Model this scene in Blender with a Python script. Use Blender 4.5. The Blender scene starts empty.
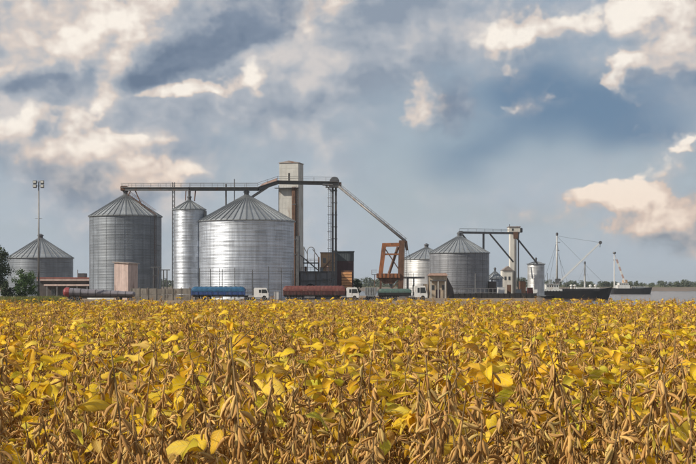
import bpy, bmesh, math, random
import numpy as np
from mathutils import Vector, Matrix

R = math.radians
rng = random.Random(7)
scene = bpy.context.scene
COL = scene.collection

# ------------------------------------------------------------------ camera
F = 696 * 70 / 36.0          # focal length in photo pixels (696 px wide photo)
CZ = 1.40                    # camera height above the bean field
HOR = 284.0                  # photo row of the horizon
cam_d = bpy.data.cameras.new('camera')
cam_d.lens = 70; cam_d.sensor_width = 36
cam_d.shift_y = (HOR - 232.0) / 696.0
cam_d.clip_start = 0.1; cam_d.clip_end = 9000
cam = bpy.data.objects.new('camera', cam_d)
cam.location = (0, 0, CZ); cam.rotation_euler = (R(90), 0, 0)
COL.objects.link(cam); scene.camera = cam

# ------------------------------------------------------------------ view
scene.render.engine = 'CYCLES'
scene.view_settings.view_transform = 'Standard'
scene.view_settings.look = 'None'
scene.view_settings.gamma = 1.0
scene.view_settings.exposure = 0.05
scene.view_settings.use_curve_mapping = False
scene.cycles.use_denoising = True
scene.cycles.max_bounces = 4
scene.cycles.adaptive_threshold = 0.015
scene.cycles.adaptive_min_samples = 8
scene.cycles.transparent_max_bounces = 6

# ------------------------------------------------------------------ sun
SUN_EL, SUN_SIDE = 36.0, 69.0          # degrees; side = to the left of straight behind the camera
s_dir = Vector((-math.sin(R(SUN_SIDE)) * math.cos(R(SUN_EL)), -math.cos(R(SUN_SIDE)) * math.cos(R(SUN_EL)), math.sin(R(SUN_EL))))
sun_d = bpy.data.lights.new('sun', 'SUN')
sun_d.energy = 5.0; sun_d.angle = R(0.53); sun_d.color = (1.0, 0.91, 0.77)
sun = bpy.data.objects.new('sun', sun_d)
sun.rotation_euler = s_dir.to_track_quat('Z', 'Y').to_euler()
sun.location = (-60, -30, 60)
COL.objects.link(sun)


# ------------------------------------------------------------------ node helper
class NT:
    def __init__(self, tree):
        self.t = tree; tree.nodes.clear(); self.x = 0
    def new(self, kind, **kw):
        n = self.t.nodes.new(kind); self.x += 40; n.location = (self.x, 0)
        for k, v in kw.items(): setattr(n, k, v)
        return n
    def put(self, sock, v):
        if isinstance(v, bpy.types.NodeSocket): self.t.links.new(v, sock)
        elif v is not None:
            if sock.type == 'RGBA' and len(v) == 3: v = (*v, 1.0)
            sock.default_value = v
    def math(self, op, a, b=None, c=None, clamp=False):
        n = self.new('ShaderNodeMath', operation=op); n.use_clamp = clamp
        self.put(n.inputs[0], a); self.put(n.inputs[1], b); self.put(n.inputs[2], c)
        return n.outputs[0]
    def vec(self, op, a, b=None, scale=None):
        n = self.new('ShaderNodeVectorMath', operation=op)
        self.put(n.inputs[0], a); self.put(n.inputs[1], b)
        if scale is not None: self.put(n.inputs['Scale'], scale)
        return n.outputs['Value'] if op in ('DOT_PRODUCT', 'LENGTH') else n.outputs[0]
    def mix(self, f, a, b, blend='MIX'):
        n = self.new('ShaderNodeMix', data_type='RGBA', blend_type=blend)
        self.put(n.inputs[0], f); self.put(n.inputs[6], a); self.put(n.inputs[7], b)
        return n.outputs[2]
    def ramp(self, v, a, b, lo=0.0, hi=1.0, smooth=True):
        n = self.new('ShaderNodeMapRange', interpolation_type='SMOOTHSTEP' if smooth else 'LINEAR')
        for i, q in enumerate((v, a, b, lo, hi)): self.put(n.inputs[i], q)
        return n.outputs[0]
    def noise(self, vec, scale, detail=4, rough=0.55, dim='3D', lac=2.0):
        n = self.new('ShaderNodeTexNoise', noise_dimensions=dim)
        self.put(n.inputs['Vector'], vec); self.put(n.inputs['Scale'], scale)
        self.put(n.inputs['Detail'], detail); self.put(n.inputs['Roughness'], rough); self.put(n.inputs['Lacunarity'], lac)
        return n
    def xyz(self, v):
        n = self.new('ShaderNodeSeparateXYZ'); self.put(n.inputs[0], v); return n.outputs
    def comb(self, x, y, z):
        n = self.new('ShaderNodeCombineXYZ')
        for i, q in enumerate((x, y, z)): self.put(n.inputs[i], q)
        return n.outputs[0]
    def curve(self, v, stops):
        n = self.new('ShaderNodeValToRGB'); cr = n.color_ramp
        while len(cr.elements) < len(stops): cr.elements.new(0.5)
        for e, (p, c) in zip(cr.elements, stops): e.position = p; e.color = (*c, 1)
        self.put(n.inputs[0], v); return n.outputs[0]


# ------------------------------------------------------------------ sky
SKY = 0.085
world = bpy.data.worlds.new('World'); scene.world = world; world.use_nodes = True
def build_sky():
    n = NT(world.node_tree)
    sky = n.new('ShaderNodeTexSky', sky_type='NISHITA')
    sky.sun_disc = False
    sky.sun_elevation = R(SUN_EL)
    sky.sun_rotation = math.atan2(s_dir.x, s_dir.y) % (2 * math.pi)
    sky.air_density = 1.0; sky.dust_density = 1.2; sky.ozone_density = 2.0
    d = n.new('ShaderNodeTexCoord').outputs['Generated']
    x, y, z = n.xyz(d)
    v = n.math('ARCSINE', z)
    # the dome of directions opened out flat (stereographic), so the clouds can be laid out as angles
    k2 = n.math('DIVIDE', 2.0, n.math('ADD', y, 1.02))
    Q = n.comb(n.math('MULTIPLY', x, k2), n.math('MULTIPLY', z, k2), 0.0)
    B = n.vec('MULTIPLY', Q, (1.0, 1.25, 0))
    def n2(vec, scale, detail, rough): return n.noise(vec, scale, detail, rough, dim='2D')
    half = (0.5, 0.5, 0.5)
    w1 = n.vec('MULTIPLY', n.vec('SUBTRACT', n2(B, 9.0, 2, 0.5).outputs['Color'], half), (0.075, 0.055, 0))
    w2 = n.vec('MULTIPLY', n.vec('SUBTRACT', n2(B, 38.0, 3, 0.6).outputs['Color'], half), (0.026, 0.020, 0))
    Qw = n.vec('ADD', n.vec('ADD', Q, w1), w2)
    Qs = n.vec('ADD', Q, w1)
    def blobs(lst, q):
        tot = None
        for (px, py, rx, ry, a, rot) in lst:
            dv = n.vec('SUBTRACT', q, Vector(((px - 348) / F, (HOR - py) / F, 0)))
            if rot:
                vr = n.new('ShaderNodeVectorRotate', rotation_type='Z_AXIS')
                n.put(vr.inputs['Vector'], dv); vr.inputs['Angle'].default_value = R(-rot); dv = vr.outputs[0]
            dv = n.vec('MULTIPLY', dv, (F / rx, F / ry, 0))
            e = n.math('EXPONENT', n.math('MULTIPLY', n.vec('DOT_PRODUCT', dv, dv), -1.0))
            tot = n.math('MULTIPLY', e, a) if tot is None else n.math('MULTIPLY_ADD', e, a, tot)
        return tot
    def puffs(off, det):
        p = n.vec('ADD', B, n.vec('SCALE', w1, scale=0.25))
        if off: p = n.vec('ADD', p, off)
        a = n.math('SUBTRACT', n2(p, 10.0, det, 0.52).outputs['Fac'], 0.5)
        vo = n.new('ShaderNodeTexVoronoi', voronoi_dimensions='2D', feature='SMOOTH_F1'); vo.normalize = True
        n.put(vo.inputs['Vector'], n.vec('ADD', p, n.vec('SCALE', w2, scale=0.5))); vo.inputs['Scale'].default_value = 12.0
        vo.inputs['Detail'].default_value = 3.0; vo.inputs['Roughness'].default_value = 0.56; vo.inputs['Lacunarity'].default_value = 2.3; vo.inputs['Smoothness'].default_value = 0.15
        bil = n.math('SUBTRACT', 0.40, vo.outputs['Distance'])
        return n.math('ADD', n.math('MULTIPLY', a, 0.75), n.math('MULTIPLY', bil, 0.75))
    puff = puffs(None, 5); puff1 = puffs((-0.009, 0.013, 0), 3)
    # the same broken cloud goes on all round the sky
    big = n2(B, 1.9, 3, 0.5).outputs['Fac']
    r2 = n.vec('LENGTH', n.vec('MULTIPLY', Q, (1.0, 1.3, 0)))
    everywhere = n.math('MULTIPLY', n.ramp(big, 0.45, 0.68, 0.0, 0.8), n.ramp(r2, 0.30, 0.65))
    sheet = blobs([(60, 70, 160, 100, 1.15, 0), (270, 40, 140, 70, .85, 10), (420, 20, 130, 40, .6, 0), (330, 110, 90, 60, .35, 0), (690, 30, 90, 70, .8, 0), (110, 190, 110, 40, .5, 0)], Qs)
    sheet = n.math('ADD', n.math('ADD', sheet, everywhere), n.math('MULTIPLY', puff, 1.1))
    bright = [(28, 26, 84, 40, 1.25, 0), (60, 8, 60, 30, .5, 0), (70, 62, 54, 30, .62, 0), (104, 156, 50, 30, .85, -10), (124, 84, 20, 30, .72, 0), (0, 150, 60, 30, .62, 0), (150, 10, 60, 22, .62, 0),
              (186, 97, 48, 9, .62, 8), (255, 74, 30, 18, .42, 30), (404, 112, 34, 30, 1.05, 0), (524, 34, 32, 17, .55, 20), (668, 18, 66, 36, .9, 0), (645, 62, 34, 20, .5, 0), (700, 40, 50, 40, .6, 0),
              (632, 84, 8, 24, .55, 30), (628, 214, 64, 16, .85, 0), (696, 222, 64, 22, .85, 0), (695, 160, 14, 5, .5, 20), (690, 172, 24, 4, .5, 4),
              (335, 0, 80, 22, .55, 0), (505, 118, 50, 13, .27, 4), (470, 30, 80, 22, .32, 0), (130, 190, 100, 26, .45, 0), (575, 30, 30, 14, .35, 0)]
    dark = [(610, 118, 115, 40, .85, 0), (520, 90, 90, 38, .60, 0), (470, 150, 90, 24, .45, 0),
            (690, 80, 40, 12, .35, 0), (200, 160, 60, 24, .38, 0), (640, 155, 60, 20, .4, 0)]
    shade = [(255, 10, 60, 30, 1.15, 25), (215, 48, 60, 22, 1.05, 25), (165, 76, 30, 16, .7, 10), (45, 94, 50, 13, .75, 0), 
             (440, 108, 30, 30, .75, 0), (30, 172, 70, 8, .35, 0), (660, 78, 46, 10, .45, 0), (440, 60, 60, 34, .35, 0)]
    Bq = blobs(bright, Qw)
    Bq2 = blobs(bright, n.vec('ADD', Qw, Vector((-0.012, 0.012, 0))))
    far = n.math('MULTIPLY', everywhere, 0.9)
    D0 = n.math('ADD', n.math('ADD', Bq, far), n.math('MULTIPLY', puff, 1.05))
    D1 = n.math('ADD', n.math('ADD', Bq2, far), n.math('MULTIPLY', puff1, 1.05))
    sp = n.math('SUBTRACT', puff, puff1); sb = n.math('SUBTRACT', Bq, Bq2)
    slope = n.math('ADD', n.math('MULTIPLY', sb, 0.6), n.math('MULTIPLY', sp, 2.9))
    mott = n2(n.vec('ADD', B, w2), 13.0, 3, 0.5).outputs['Fac']
    light = n.math('ADD', n.math('ADD', slope, n.ramp(mott, 0.28, 0.72, 0.30, 0.70)), n.math('MULTIPLY', n.ramp(D0, 0.3, 1.2), 0.12), clamp=True)
    cover = n.ramp(D0, n.ramp(slope, -0.10, 0.15, 0.05, 0.26), n.ramp(slope, -0.10, 0.15, 0.95, 0.46))
    dk = n.math('ADD', blobs(dark, Qs), n.math('MULTIPLY', puff, 0.35))
    dcover = n.ramp(dk, 0.0, 1.0, 0, 0.85)

    k = 1.0 / SKY
    def C(r, g, b): return (r * k, g * k, b * k)
    veil_n = n2(n.vec('MULTIPLY', Q, (1, 2.6, 0)), 5.0, 5, 0.55).outputs['Fac']
    veil0 = n.math('MULTIPLY', n.ramp(veil_n, 0.25, 0.75, 0.65, 1.0), n.ramp(v, 0.06, 0.22, 1.0, 0.6))
    veil = n.math('MAXIMUM', veil0, n.ramp(v, 0.02, 0.13, 0.93, 0.0))
    col = n.mix(veil, sky.outputs[0], C(0.425, 0.485, 0.55))
    scol = n.curve(n.math('ADD', n.math('MULTIPLY', sp, 3.0), n.ramp(mott, 0.25, 0.75, 0.15, 0.85), clamp=True), [(0.0, (0.26, 0.31, 0.385)), (0.5, (0.41, 0.44, 0.49)), (1.0, (0.64, 0.60, 0.58))])
    col = n.mix(n.ramp(sheet, 0.02, 0.75, 0, 0.92), col, n.vec('SCALE', scol, scale=k))
    col = n.mix(dcover, col, C(0.115, 0.205, 0.325))
    sh = n.math('ADD', blobs(shade, Qw), n.math('MULTIPLY', puff, 0.7))
    shcol = n.curve(n.math('ADD', n.math('MULTIPLY', sp, 2.2), n.ramp(mott, 0.25, 0.75, 0.2, 0.7), clamp=True), [(0.0, (0.135, 0.185, 0.265)), (0.5, (0.205, 0.26, 0.345)), (1.0, (0.40, 0.43, 0.48))])
    ccol = n.curve(light, [(0.0, (0.25, 0.31, 0.39)), (0.38, (0.46, 0.475, 0.505)), (0.66, (0.69, 0.60, 0.54)), (1.0, (0.96, 0.885, 0.79))])
    ccol = n.mix(n.ramp(v, 0.05, 0.12, 0.75, 0.0), ccol, n.vec('MULTIPLY', ccol, (0.97, 0.84, 0.75)))
    col = n.mix(n.math('MULTIPLY', cover, 0.90), col, n.vec('SCALE', ccol, scale=k))
    col = n.mix(n.ramp(sh, 0.22, 0.80, 0, 0.92), col, n.vec('SCALE', shcol, scale=k))
    bg = n.new('ShaderNodeBackground'); n.put(bg.inputs[0], col); bg.inputs[1].default_value = SKY
    out = n.new('ShaderNodeOutputWorld'); n.t.links.new(bg.outputs[0], out.inputs[0])
build_sky()
world.cycles.sampling_method = 'MANUAL'; world.cycles.sample_map_resolution = 512


# ------------------------------------------------------------------ materials
MATS = {}
def mat(name, color, rough=0.7, metal=0.0, var=0.25, scale=1.5, streak=0.0, dirt=None, dirt_amt=0.0, bump=0.0, spec=0.4, objvar=0.0):
    """weathered paint, metal or masonry: blotches, rain streaks and dirt patches over one base colour"""
    m = bpy.data.materials.new(name); m.use_nodes = True; n = NT(m.node_tree)
    co = n.new('ShaderNodeTexCoord').outputs['Object']
    a = n.noise(co, scale, 6, 0.6).outputs['Fac']
    f = n.ramp(a, 0.25, 0.75, 1 - var, 1 + var, smooth=False)
    if streak:
        s = n.noise(n.vec('MULTIPLY', co, (1, 1, 0.06)), scale * 2.2, 5, 0.6).outputs['Fac']
        f = n.math('MULTIPLY', f, n.ramp(s, 0.3, 0.7, 1 - streak, 1 + streak * 0.5, smooth=False))
    if objvar:
        oi = n.new('ShaderNodeObjectInfo').outputs['Random']
        f = n.math('MULTIPLY', f, n.ramp(oi, 0, 1, 1 - objvar, 1 + objvar, smooth=False))
    col = n.vec('SCALE', (color[0], color[1], color[2]), scale=f)
    if dirt:
        dn = n.noise(n.vec('MULTIPLY', co, (1, 1, 0.35)), scale * 0.9, 7, 0.65).outputs['Fac']
        col = n.mix(n.ramp(dn, 0.62 - dirt_amt * 0.4, 0.78 - dirt_amt * 0.3), col, dirt)
    b = n.new('ShaderNodeBsdfPrincipled')
    n.put(b.inputs['Base Color'], col); b.inputs['Metallic'].default_value = metal
    n.put(b.inputs['Roughness'], n.ramp(a, 0.2, 0.8, max(0.05, rough - 0.12), min(1, rough + 0.12), smooth=False))
    b.inputs['Specular IOR Level'].default_value = spec
    if bump:
        bn = n.new('ShaderNodeBump'); bn.inputs['Strength'].default_value = bump; bn.inputs['Distance'].default_value = 0.05
        n.put(bn.inputs['Height'], n.noise(co, scale * 5, 5, 0.6).outputs['Fac']); n.t.links.new(bn.outputs[0], b.inputs['Normal'])
    o = n.new('ShaderNodeOutputMaterial'); n.t.links.new(b.outputs[0], o.inputs[0])
    MATS[name] = m
    return m

def galvanised(name, color, rough=0.42, metal=0.75, sheets=26, ring=1.2, rust=0.12):
    """corrugated galvanised sheet: each sheet has weathered to its own grey; ripples run round the wall"""
    m = bpy.data.materials.new(name); m.use_nodes = True; n = NT(m.node_tree)
    co = n.new('ShaderNodeTexCoord').outputs['Object']
    x, y, z = n.xyz(co)
    ang = n.math('MULTIPLY', n.math('ADD', n.math('DIVIDE', n.math('ARCTAN2', x, y), 2 * math.pi), 0.5), sheets)
    oi = n.new('ShaderNodeObjectInfo').outputs['Random']
    row = n.math('MULTIPLY', oi, 97.0)
    cell = n.comb(n.math('FLOOR', n.math('ADD', ang, n.math('MULTIPLY', oi, 0.5))), row, 0.0)
    wn = n.new('ShaderNodeTexWhiteNoise', noise_dimensions='3D'); n.put(wn.inputs['Vector'], cell)
    tone = n.ramp(wn.outputs['Value'], 0, 1, 0.86, 1.10, smooth=False)
    tone = n.math('MULTIPLY', tone, n.ramp(oi, 0, 1, 0.91, 1.06, smooth=False))
    wpos = n.new('ShaderNodeNewGeometry').outputs['Position']
    st = n.noise(n.vec('MULTIPLY', wpos, (1, 1, 0.07)), 1.3, 6, 0.65).outputs['Fac']
    tone = n.math('MULTIPLY', tone, n.ramp(st, 0.3, 0.7, 0.72, 1.12, smooth=False))
    col = n.vec('SCALE', color, scale=tone)
    rs = n.noise(n.vec('MULTIPLY', wpos, (1, 1, 0.25)), 0.55, 7, 0.7).outputs['Fac']
    col = n.mix(n.ramp(rs, 0.62, 0.80, 0, rust * 4), col, (0.20, 0.13, 0.085))
    b = n.new('ShaderNodeBsdfPrincipled')
    n.put(b.inputs['Base Color'], col); b.inputs['Metallic'].default_value = metal
    n.put(b.inputs['Roughness'], n.ramp(st, 0.2, 0.8, rough - 0.06, rough + 0.12, smooth=False))
    bn = n.new('ShaderNodeBump'); bn.inputs['Strength'].default_value = 0.55; bn.inputs['Distance'].default_value = 0.03
    n.put(bn.inputs['Height'], n.math('SINE', n.math('MULTIPLY', n.xyz(wpos)[2], 2 * math.pi / 0.30)))
    n.t.links.new(bn.outputs[0], b.inputs['Normal'])
    o = n.new('ShaderNodeOutputMaterial'); n.t.links.new(b.outputs[0], o.inputs[0])
    MATS[name] = m
    return m

galvanised('galv_bright', (0.53, 0.57, 0.635), 0.40, 0.74, 26, rust=0.05)
galvanised('galv_dull', (0.19, 0.215, 0.25), 0.46, 0.22, 22, rust=0.16)
galvanised('galv_dark', (0.25, 0.285, 0.34), 0.48, 0.65, 18, rust=0.10)
galvanised('galv_white', (0.58, 0.59, 0.60), 0.45, 0.60, 18, rust=0.04)
galvanised('galv_warm', (0.20, 0.21, 0.235), 0.44, 0.15, 22, rust=0.10)
mat('roof_sheet', (0.31, 0.33, 0.345), 0.48, 0.6, 0.18, 0.7, dirt=(0.22, 0.17, 0.12), dirt_amt=0.16, objvar=0.16)
mat('roof_rib', (0.20, 0.215, 0.23), 0.5, 0.6, 0.2, 1.0)
mat('concrete', (0.50, 0.495, 0.47), 0.85, 0, 0.16, 0.5, streak=0.22, dirt=(0.24, 0.16, 0.11), dirt_amt=0.22, bump=0.2)
mat('concrete_white', (0.62, 0.60, 0.55), 0.85, 0, 0.14, 0.5, streak=0.2, dirt=(0.30, 0.26, 0.22), dirt_amt=0.15, bump=0.2)
mat('dark_steel', (0.10, 0.104, 0.112), 0.55, 0.35, 0.35, 1.2, dirt=(0.12, 0.07, 0.045), dirt_amt=0.2)
mat('grey_steel', (0.20, 0.20, 0.205), 0.55, 0.4, 0.3, 1.2, dirt=(0.15, 0.09, 0.055), dirt_amt=0.25)
mat('rust_steel', (0.135, 0.072, 0.046), 0.8, 0.1, 0.4, 1.2, streak=0.3, dirt=(0.07, 0.038, 0.027), dirt_amt=0.3)
mat('orange_steel', (0.33, 0.125, 0.05), 0.7, 0.0, 0.3, 1.0, streak=0.3, dirt=(0.11, 0.055, 0.035), dirt_amt=0.45)
mat('orange_slat', (0.60, 0.30, 0.13), 0.7, 0.0, 0.25, 1.0, streak=0.2, objvar=0.15)
mat('tan_wall', (0.46, 0.30, 0.18), 0.85, 0, 0.2, 0.8, streak=0.2, dirt=(0.24, 0.13, 0.08), dirt_amt=0.2)
mat('beige_wall', (0.44, 0.36, 0.27), 0.85, 0, 0.2, 0.8, streak=0.2, dirt=(0.18, 0.13, 0.10), dirt_amt=0.2)
mat('pink_wall', (0.47, 0.365, 0.335), 0.85, 0, 0.16, 0.8, streak=0.3, dirt=(0.20, 0.14, 0.12), dirt_amt=0.2)
mat('slate_clad', (0.10, 0.118, 0.13), 0.6, 0.2, 0.2, 0.8, streak=0.25)
mat('maroon_clad', (0.075, 0.040, 0.048), 0.65, 0.1, 0.25, 0.8, streak=0.25)
mat('blue_grey_wall', (0.21, 0.215, 0.235), 0.8, 0, 0.2, 0.8, streak=0.25, dirt=(0.08, 0.07, 0.07), dirt_amt=0.2)
mat('tin_roof', (0.30, 0.26, 0.24), 0.55, 0.4, 0.25, 0.8, dirt=(0.24, 0.13, 0.09), dirt_amt=0.3)
mat('pink_fascia', (0.52, 0.40, 0.36), 0.8, 0, 0.15, 0.8, streak=0.2)
mat('red_fascia', (0.28, 0.10, 0.08), 0.8, 0, 0.2, 0.8, streak=0.2)
mat('dark_wall', (0.085, 0.075, 0.072), 0.85, 0, 0.3, 0.8, streak=0.2)
mat('precast', (0.24, 0.215, 0.185), 0.88, 0, 0.25, 1.0, streak=0.3, dirt=(0.11, 0.09, 0.075), dirt_amt=0.3, objvar=0.18)
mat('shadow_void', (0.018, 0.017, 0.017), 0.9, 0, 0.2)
mat('blue_tarp', (0.012, 0.075, 0.16), 0.5, 0, 0.25, 1.2, dirt=(0.10, 0.15, 0.19), dirt_amt=0.12, bump=0.4)
mat('blue_paint', (0.03, 0.07, 0.22), 0.4, 0, 0.2, 1.2, dirt=(0.10, 0.10, 0.11), dirt_amt=0.2)
mat('maroon_tarp', (0.115, 0.034, 0.028), 0.6, 0, 0.3, 1.2, dirt=(0.17, 0.08, 0.06), dirt_amt=0.2, bump=0.4)
mat('maroon_paint', (0.075, 0.022, 0.022), 0.5, 0, 0.3, 1.2, dirt=(0.10, 0.06, 0.05), dirt_amt=0.3)
mat('pale_end', (0.50, 0.34, 0.28), 0.7, 0, 0.2, 1.2, dirt=(0.25, 0.14, 0.11), dirt_amt=0.2)
mat('green_tarp', (0.055, 0.10, 0.085), 0.6, 0, 0.3, 1.2, dirt=(0.14, 0.15, 0.12), dirt_amt=0.2, bump=0.4)
mat('grey_tarp', (0.155, 0.145, 0.165), 0.6, 0, 0.2, 0.8, dirt=(0.09, 0.08, 0.085), dirt_amt=0.2, bump=0.4)
mat('red_paint', (0.20, 0.035, 0.036), 0.5, 0, 0.2, 1.2)
mat('white_paint', (0.70, 0.70, 0.69), 0.35, 0, 0.08, 1.2, dirt=(0.40, 0.36, 0.31), dirt_amt=0.12)
mat('grey_paint', (0.22, 0.24, 0.25), 0.5, 0, 0.25, 1.2, dirt=(0.10, 0.09, 0.08), dirt_amt=0.2)
mat('chassis', (0.03, 0.029, 0.028), 0.6, 0.2, 0.3, 2)
mat('rubber', (0.022, 0.021, 0.020), 0.9, 0, 0.3, 3)
mat('rim', (0.32, 0.31, 0.30), 0.5, 0.6, 0.2, 3)
mat('dark_glass', (0.02, 0.025, 0.03), 0.12, 0, 0.1, 1, spec=0.8)
mat('lamp_glass', (0.55, 0.55, 0.52), 0.2, 0, 0.1, 1, spec=0.6)
mat('hull_black', (0.016, 0.016, 0.018), 0.55, 0, 0.4, 0.6, streak=0.3, dirt=(0.06, 0.035, 0.025), dirt_amt=0.15)
mat('ship_white', (0.66, 0.66, 0.64), 0.5, 0, 0.1, 0.6, streak=0.15, dirt=(0.35, 0.25, 0.18), dirt_amt=0.1)
mat('boom_grey', (0.42, 0.42, 0.41), 0.5, 0.1, 0.2, 1.0)
mat('quay_timber', (0.028, 0.025, 0.024), 0.9, 0, 0.35, 1.0, streak=0.3)
mat('crane_red', (0.42, 0.29, 0.26), 0.55, 0, 0.2, 1.0)
mat('bark', (0.075, 0.055, 0.040), 0.95, 0, 0.3, 3, bump=0.5)

def leaf_material(name, stops, transl=0.35, rough=0.6, spec=0.25, patch=0.35, patch_col=(0.2, 0.1, 0.03), veins=False):
    m = bpy.data.materials.new(name); m.use_nodes = True; n = NT(m.node_tree)
    g = n.new('ShaderNodeNewGeometry')
    oi = n.new('ShaderNodeObjectInfo').outputs['Random']
    r = n.math('FRACT', n.math('ADD', g.outputs['Random Per Island'], n.math('MULTIPLY', oi, 7.31)))
    col = n.curve(r, stops)
    p = n.noise(g.outputs['Position'], 28.0, 5, 0.65).outputs['Fac']
    col = n.mix(n.ramp(p, 0.56, 0.74, 0, patch), col, patch_col)
    q = n.noise(g.outputs['Position'], 7.0, 3, 0.5).outputs['Fac']
    col = n.vec('SCALE', col, scale=n.ramp(q, 0.25, 0.75, 0.75, 1.2, smooth=False))
    bump = None
    if veins:
        at = n.new('ShaderNodeAttribute', attribute_name='blade').outputs['Vector']; u, v, _ = n.xyz(at)
        av = n.math('ABSOLUTE', v)
        mid = n.ramp(av, 0.02, 0.10, 1.0, 0.0)
        ph = n.math('FRACT', n.math('MULTIPLY', n.math('SUBTRACT', u, n.math('MULTIPLY', av, 0.22)), 7.5))
        sv = n.ramp(n.math('ABSOLUTE', n.math('SUBTRACT', ph, 0.5)), 0.03, 0.13, 1.0, 0.0)
        vein = n.math('MAXIMUM', mid, n.math('MULTIPLY', sv, 0.75))
        rim = n.math('MULTIPLY', n.ramp(n.math('ADD', av, n.math('MULTIPLY', p, 0.9)), 1.15, 1.55), 0.75)
        col = n.mix(rim, col, (0.33, 0.17, 0.05))
        col = n.mix(n.math('MULTIPLY', vein, 0.45), col, (0.80, 0.66, 0.22))
        bn = n.new('ShaderNodeBump'); bn.inputs['Strength'].default_value = 0.7; bn.inputs['Distance'].default_value = 0.002; bn.invert = True
        n.put(bn.inputs['Height'], vein); bump = bn.outputs[0]
    b = n.new('ShaderNodeBsdfPrincipled'); n.put(b.inputs['Base Color'], col)
    if bump: n.t.links.new(bump, b.inputs['Normal'])
    b.inputs['Roughness'].default_value = rough; b.inputs['Specular IOR Level'].default_value = spec
    sh = b.outputs[0]
    if transl:
        t = n.new('ShaderNodeBsdfTranslucent'); n.put(t.inputs[0], col)
        mx = n.new('ShaderNodeMixShader'); mx.inputs[0].default_value = transl
        n.t.links.new(sh, mx.inputs[1]); n.t.links.new(t.outputs[0], mx.inputs[2]); sh = mx.outputs[0]
    o = n.new('ShaderNodeOutputMaterial'); n.t.links.new(sh, o.inputs[0])
    MATS[name] = m
    return m
leaf_material('bean_leaf', [(0.0, (0.86, 0.575, 0.024)), (0.35, (0.91, 0.66, 0.03)), (0.58, (0.83, 0.44, 0.016)), (0.76, (0.87, 0.66, 0.085)),
                            (0.86, (0.62, 0.58, 0.035)), (0.93, (0.58, 0.32, 0.07)), (1.0, (0.82, 0.60, 0.16))], 0.42, patch=0.50, patch_col=(0.62, 0.29, 0.025), veins=True)
leaf_material('bean_pod', [(0.0, (0.34, 0.175, 0.055)), (0.35, (0.48, 0.27, 0.086)), (0.6, (0.62, 0.39, 0.13)), (0.8, (0.24, 0.12, 0.042)), (0.92, (0.58, 0.42, 0.14)), (1.0, (0.15, 0.08, 0.038))],
              0.0, 0.75, 0.2, patch=0.5, patch_col=(0.22, 0.115, 0.05))
leaf_material('bean_stem', [(0.0, (0.20, 0.125, 0.06)), (0.5, (0.30, 0.20, 0.09)), (1.0, (0.17, 0.11, 0.05))], 0.0, 0.8, 0.2, patch=0.4, patch_col=(0.12, 0.08, 0.045))
leaf_material('tree_leaf', [(0.0, (0.020, 0.034, 0.014)), (0.5, (0.035, 0.055, 0.020)), (1.0, (0.055, 0.075, 0.028))], 0.2, patch=0.2, patch_col=(0.03, 0.03, 0.012))
leaf_material('bush_leaf', [(0.0, (0.040, 0.085, 0.022)), (0.5, (0.060, 0.115, 0.030)), (1.0, (0.085, 0.13, 0.036))], 0.25, patch=0.2, patch_col=(0.05, 0.06, 0.02))
leaf_material('weed_blade', [(0.0, (0.10, 0.14, 0.035)), (0.45, (0.17, 0.19, 0.05)), (0.8, (0.30, 0.26, 0.08)), (1.0, (0.20, 0.15, 0.05))], 0.25, patch=0.2)
leaf_material('far_leaf', [(0.0, (0.050, 0.068, 0.040)), (0.5, (0.070, 0.088, 0.048)), (1.0, (0.095, 0.105, 0.060))], 0.15, patch=0.1)

def ground_material():
    m = bpy.data.materials.new('ground'); m.use_nodes = True; n = NT(m.node_tree)
    pos = n.new('ShaderNodeNewGeometry').outputs['Position']
    x, y, z = n.xyz(pos)
    w = n.noise(pos, 0.09, 5, 0.6).outputs['Fac']
    yy = n.math('ADD', y, n.math('MULTIPLY', n.math('SUBTRACT', w, 0.5), 24.0))
    fine = n.noise(pos, 2.2, 8, 0.7).outputs['Fac']
    soil = n.mix(fine, (0.10, 0.066, 0.042), (0.17, 0.115, 0.070))
    grass = n.mix(n.noise(pos, 0.8, 7, 0.65).outputs['Fac'], (0.10, 0.115, 0.035), (0.26, 0.21, 0.085))
    dirt = n.mix(n.noise(pos, 0.35, 7, 0.65).outputs['Fac'], (0.15, 0.115, 0.08), (0.28, 0.21, 0.145))
    sand = n.mix(n.noise(n.vec('MULTIPLY', pos, (1, 1, 3)), 0.06, 6, 0.6).outputs['Fac'], (0.105, 0.092, 0.08), (0.20, 0.158, 0.13))
    col = n.mix(n.ramp(y, 36.5, 38.5), soil, grass)
    col = n.mix(n.ramp(yy, 225, 262), col, dirt)
    col = n.mix(n.ramp(y, 900, 950), col, sand)
    col = n.mix(n.ramp(y, 1052, 1064), col, n.mix(w, (0.075, 0.085, 0.04), (0.14, 0.13, 0.06)))
    b = n.new('ShaderNodeBsdfPrincipled'); n.put(b.inputs['Base Color'], col); b.inputs['Roughness'].default_value = 0.95
    b.inputs['Specular IOR Level'].default_value = 0.15
    bn = n.new('ShaderNodeBump'); bn.inputs['Strength'].default_value = 0.6; bn.inputs['Distance'].default_value = 0.08
    n.put(bn.inputs['Height'], fine); n.t.links.new(bn.outputs[0], b.inputs['Normal'])
    o = n.new('ShaderNodeOutputMaterial'); n.t.links.new(b.outputs[0], o.inputs[0]); MATS['ground'] = m
ground_material()

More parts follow.
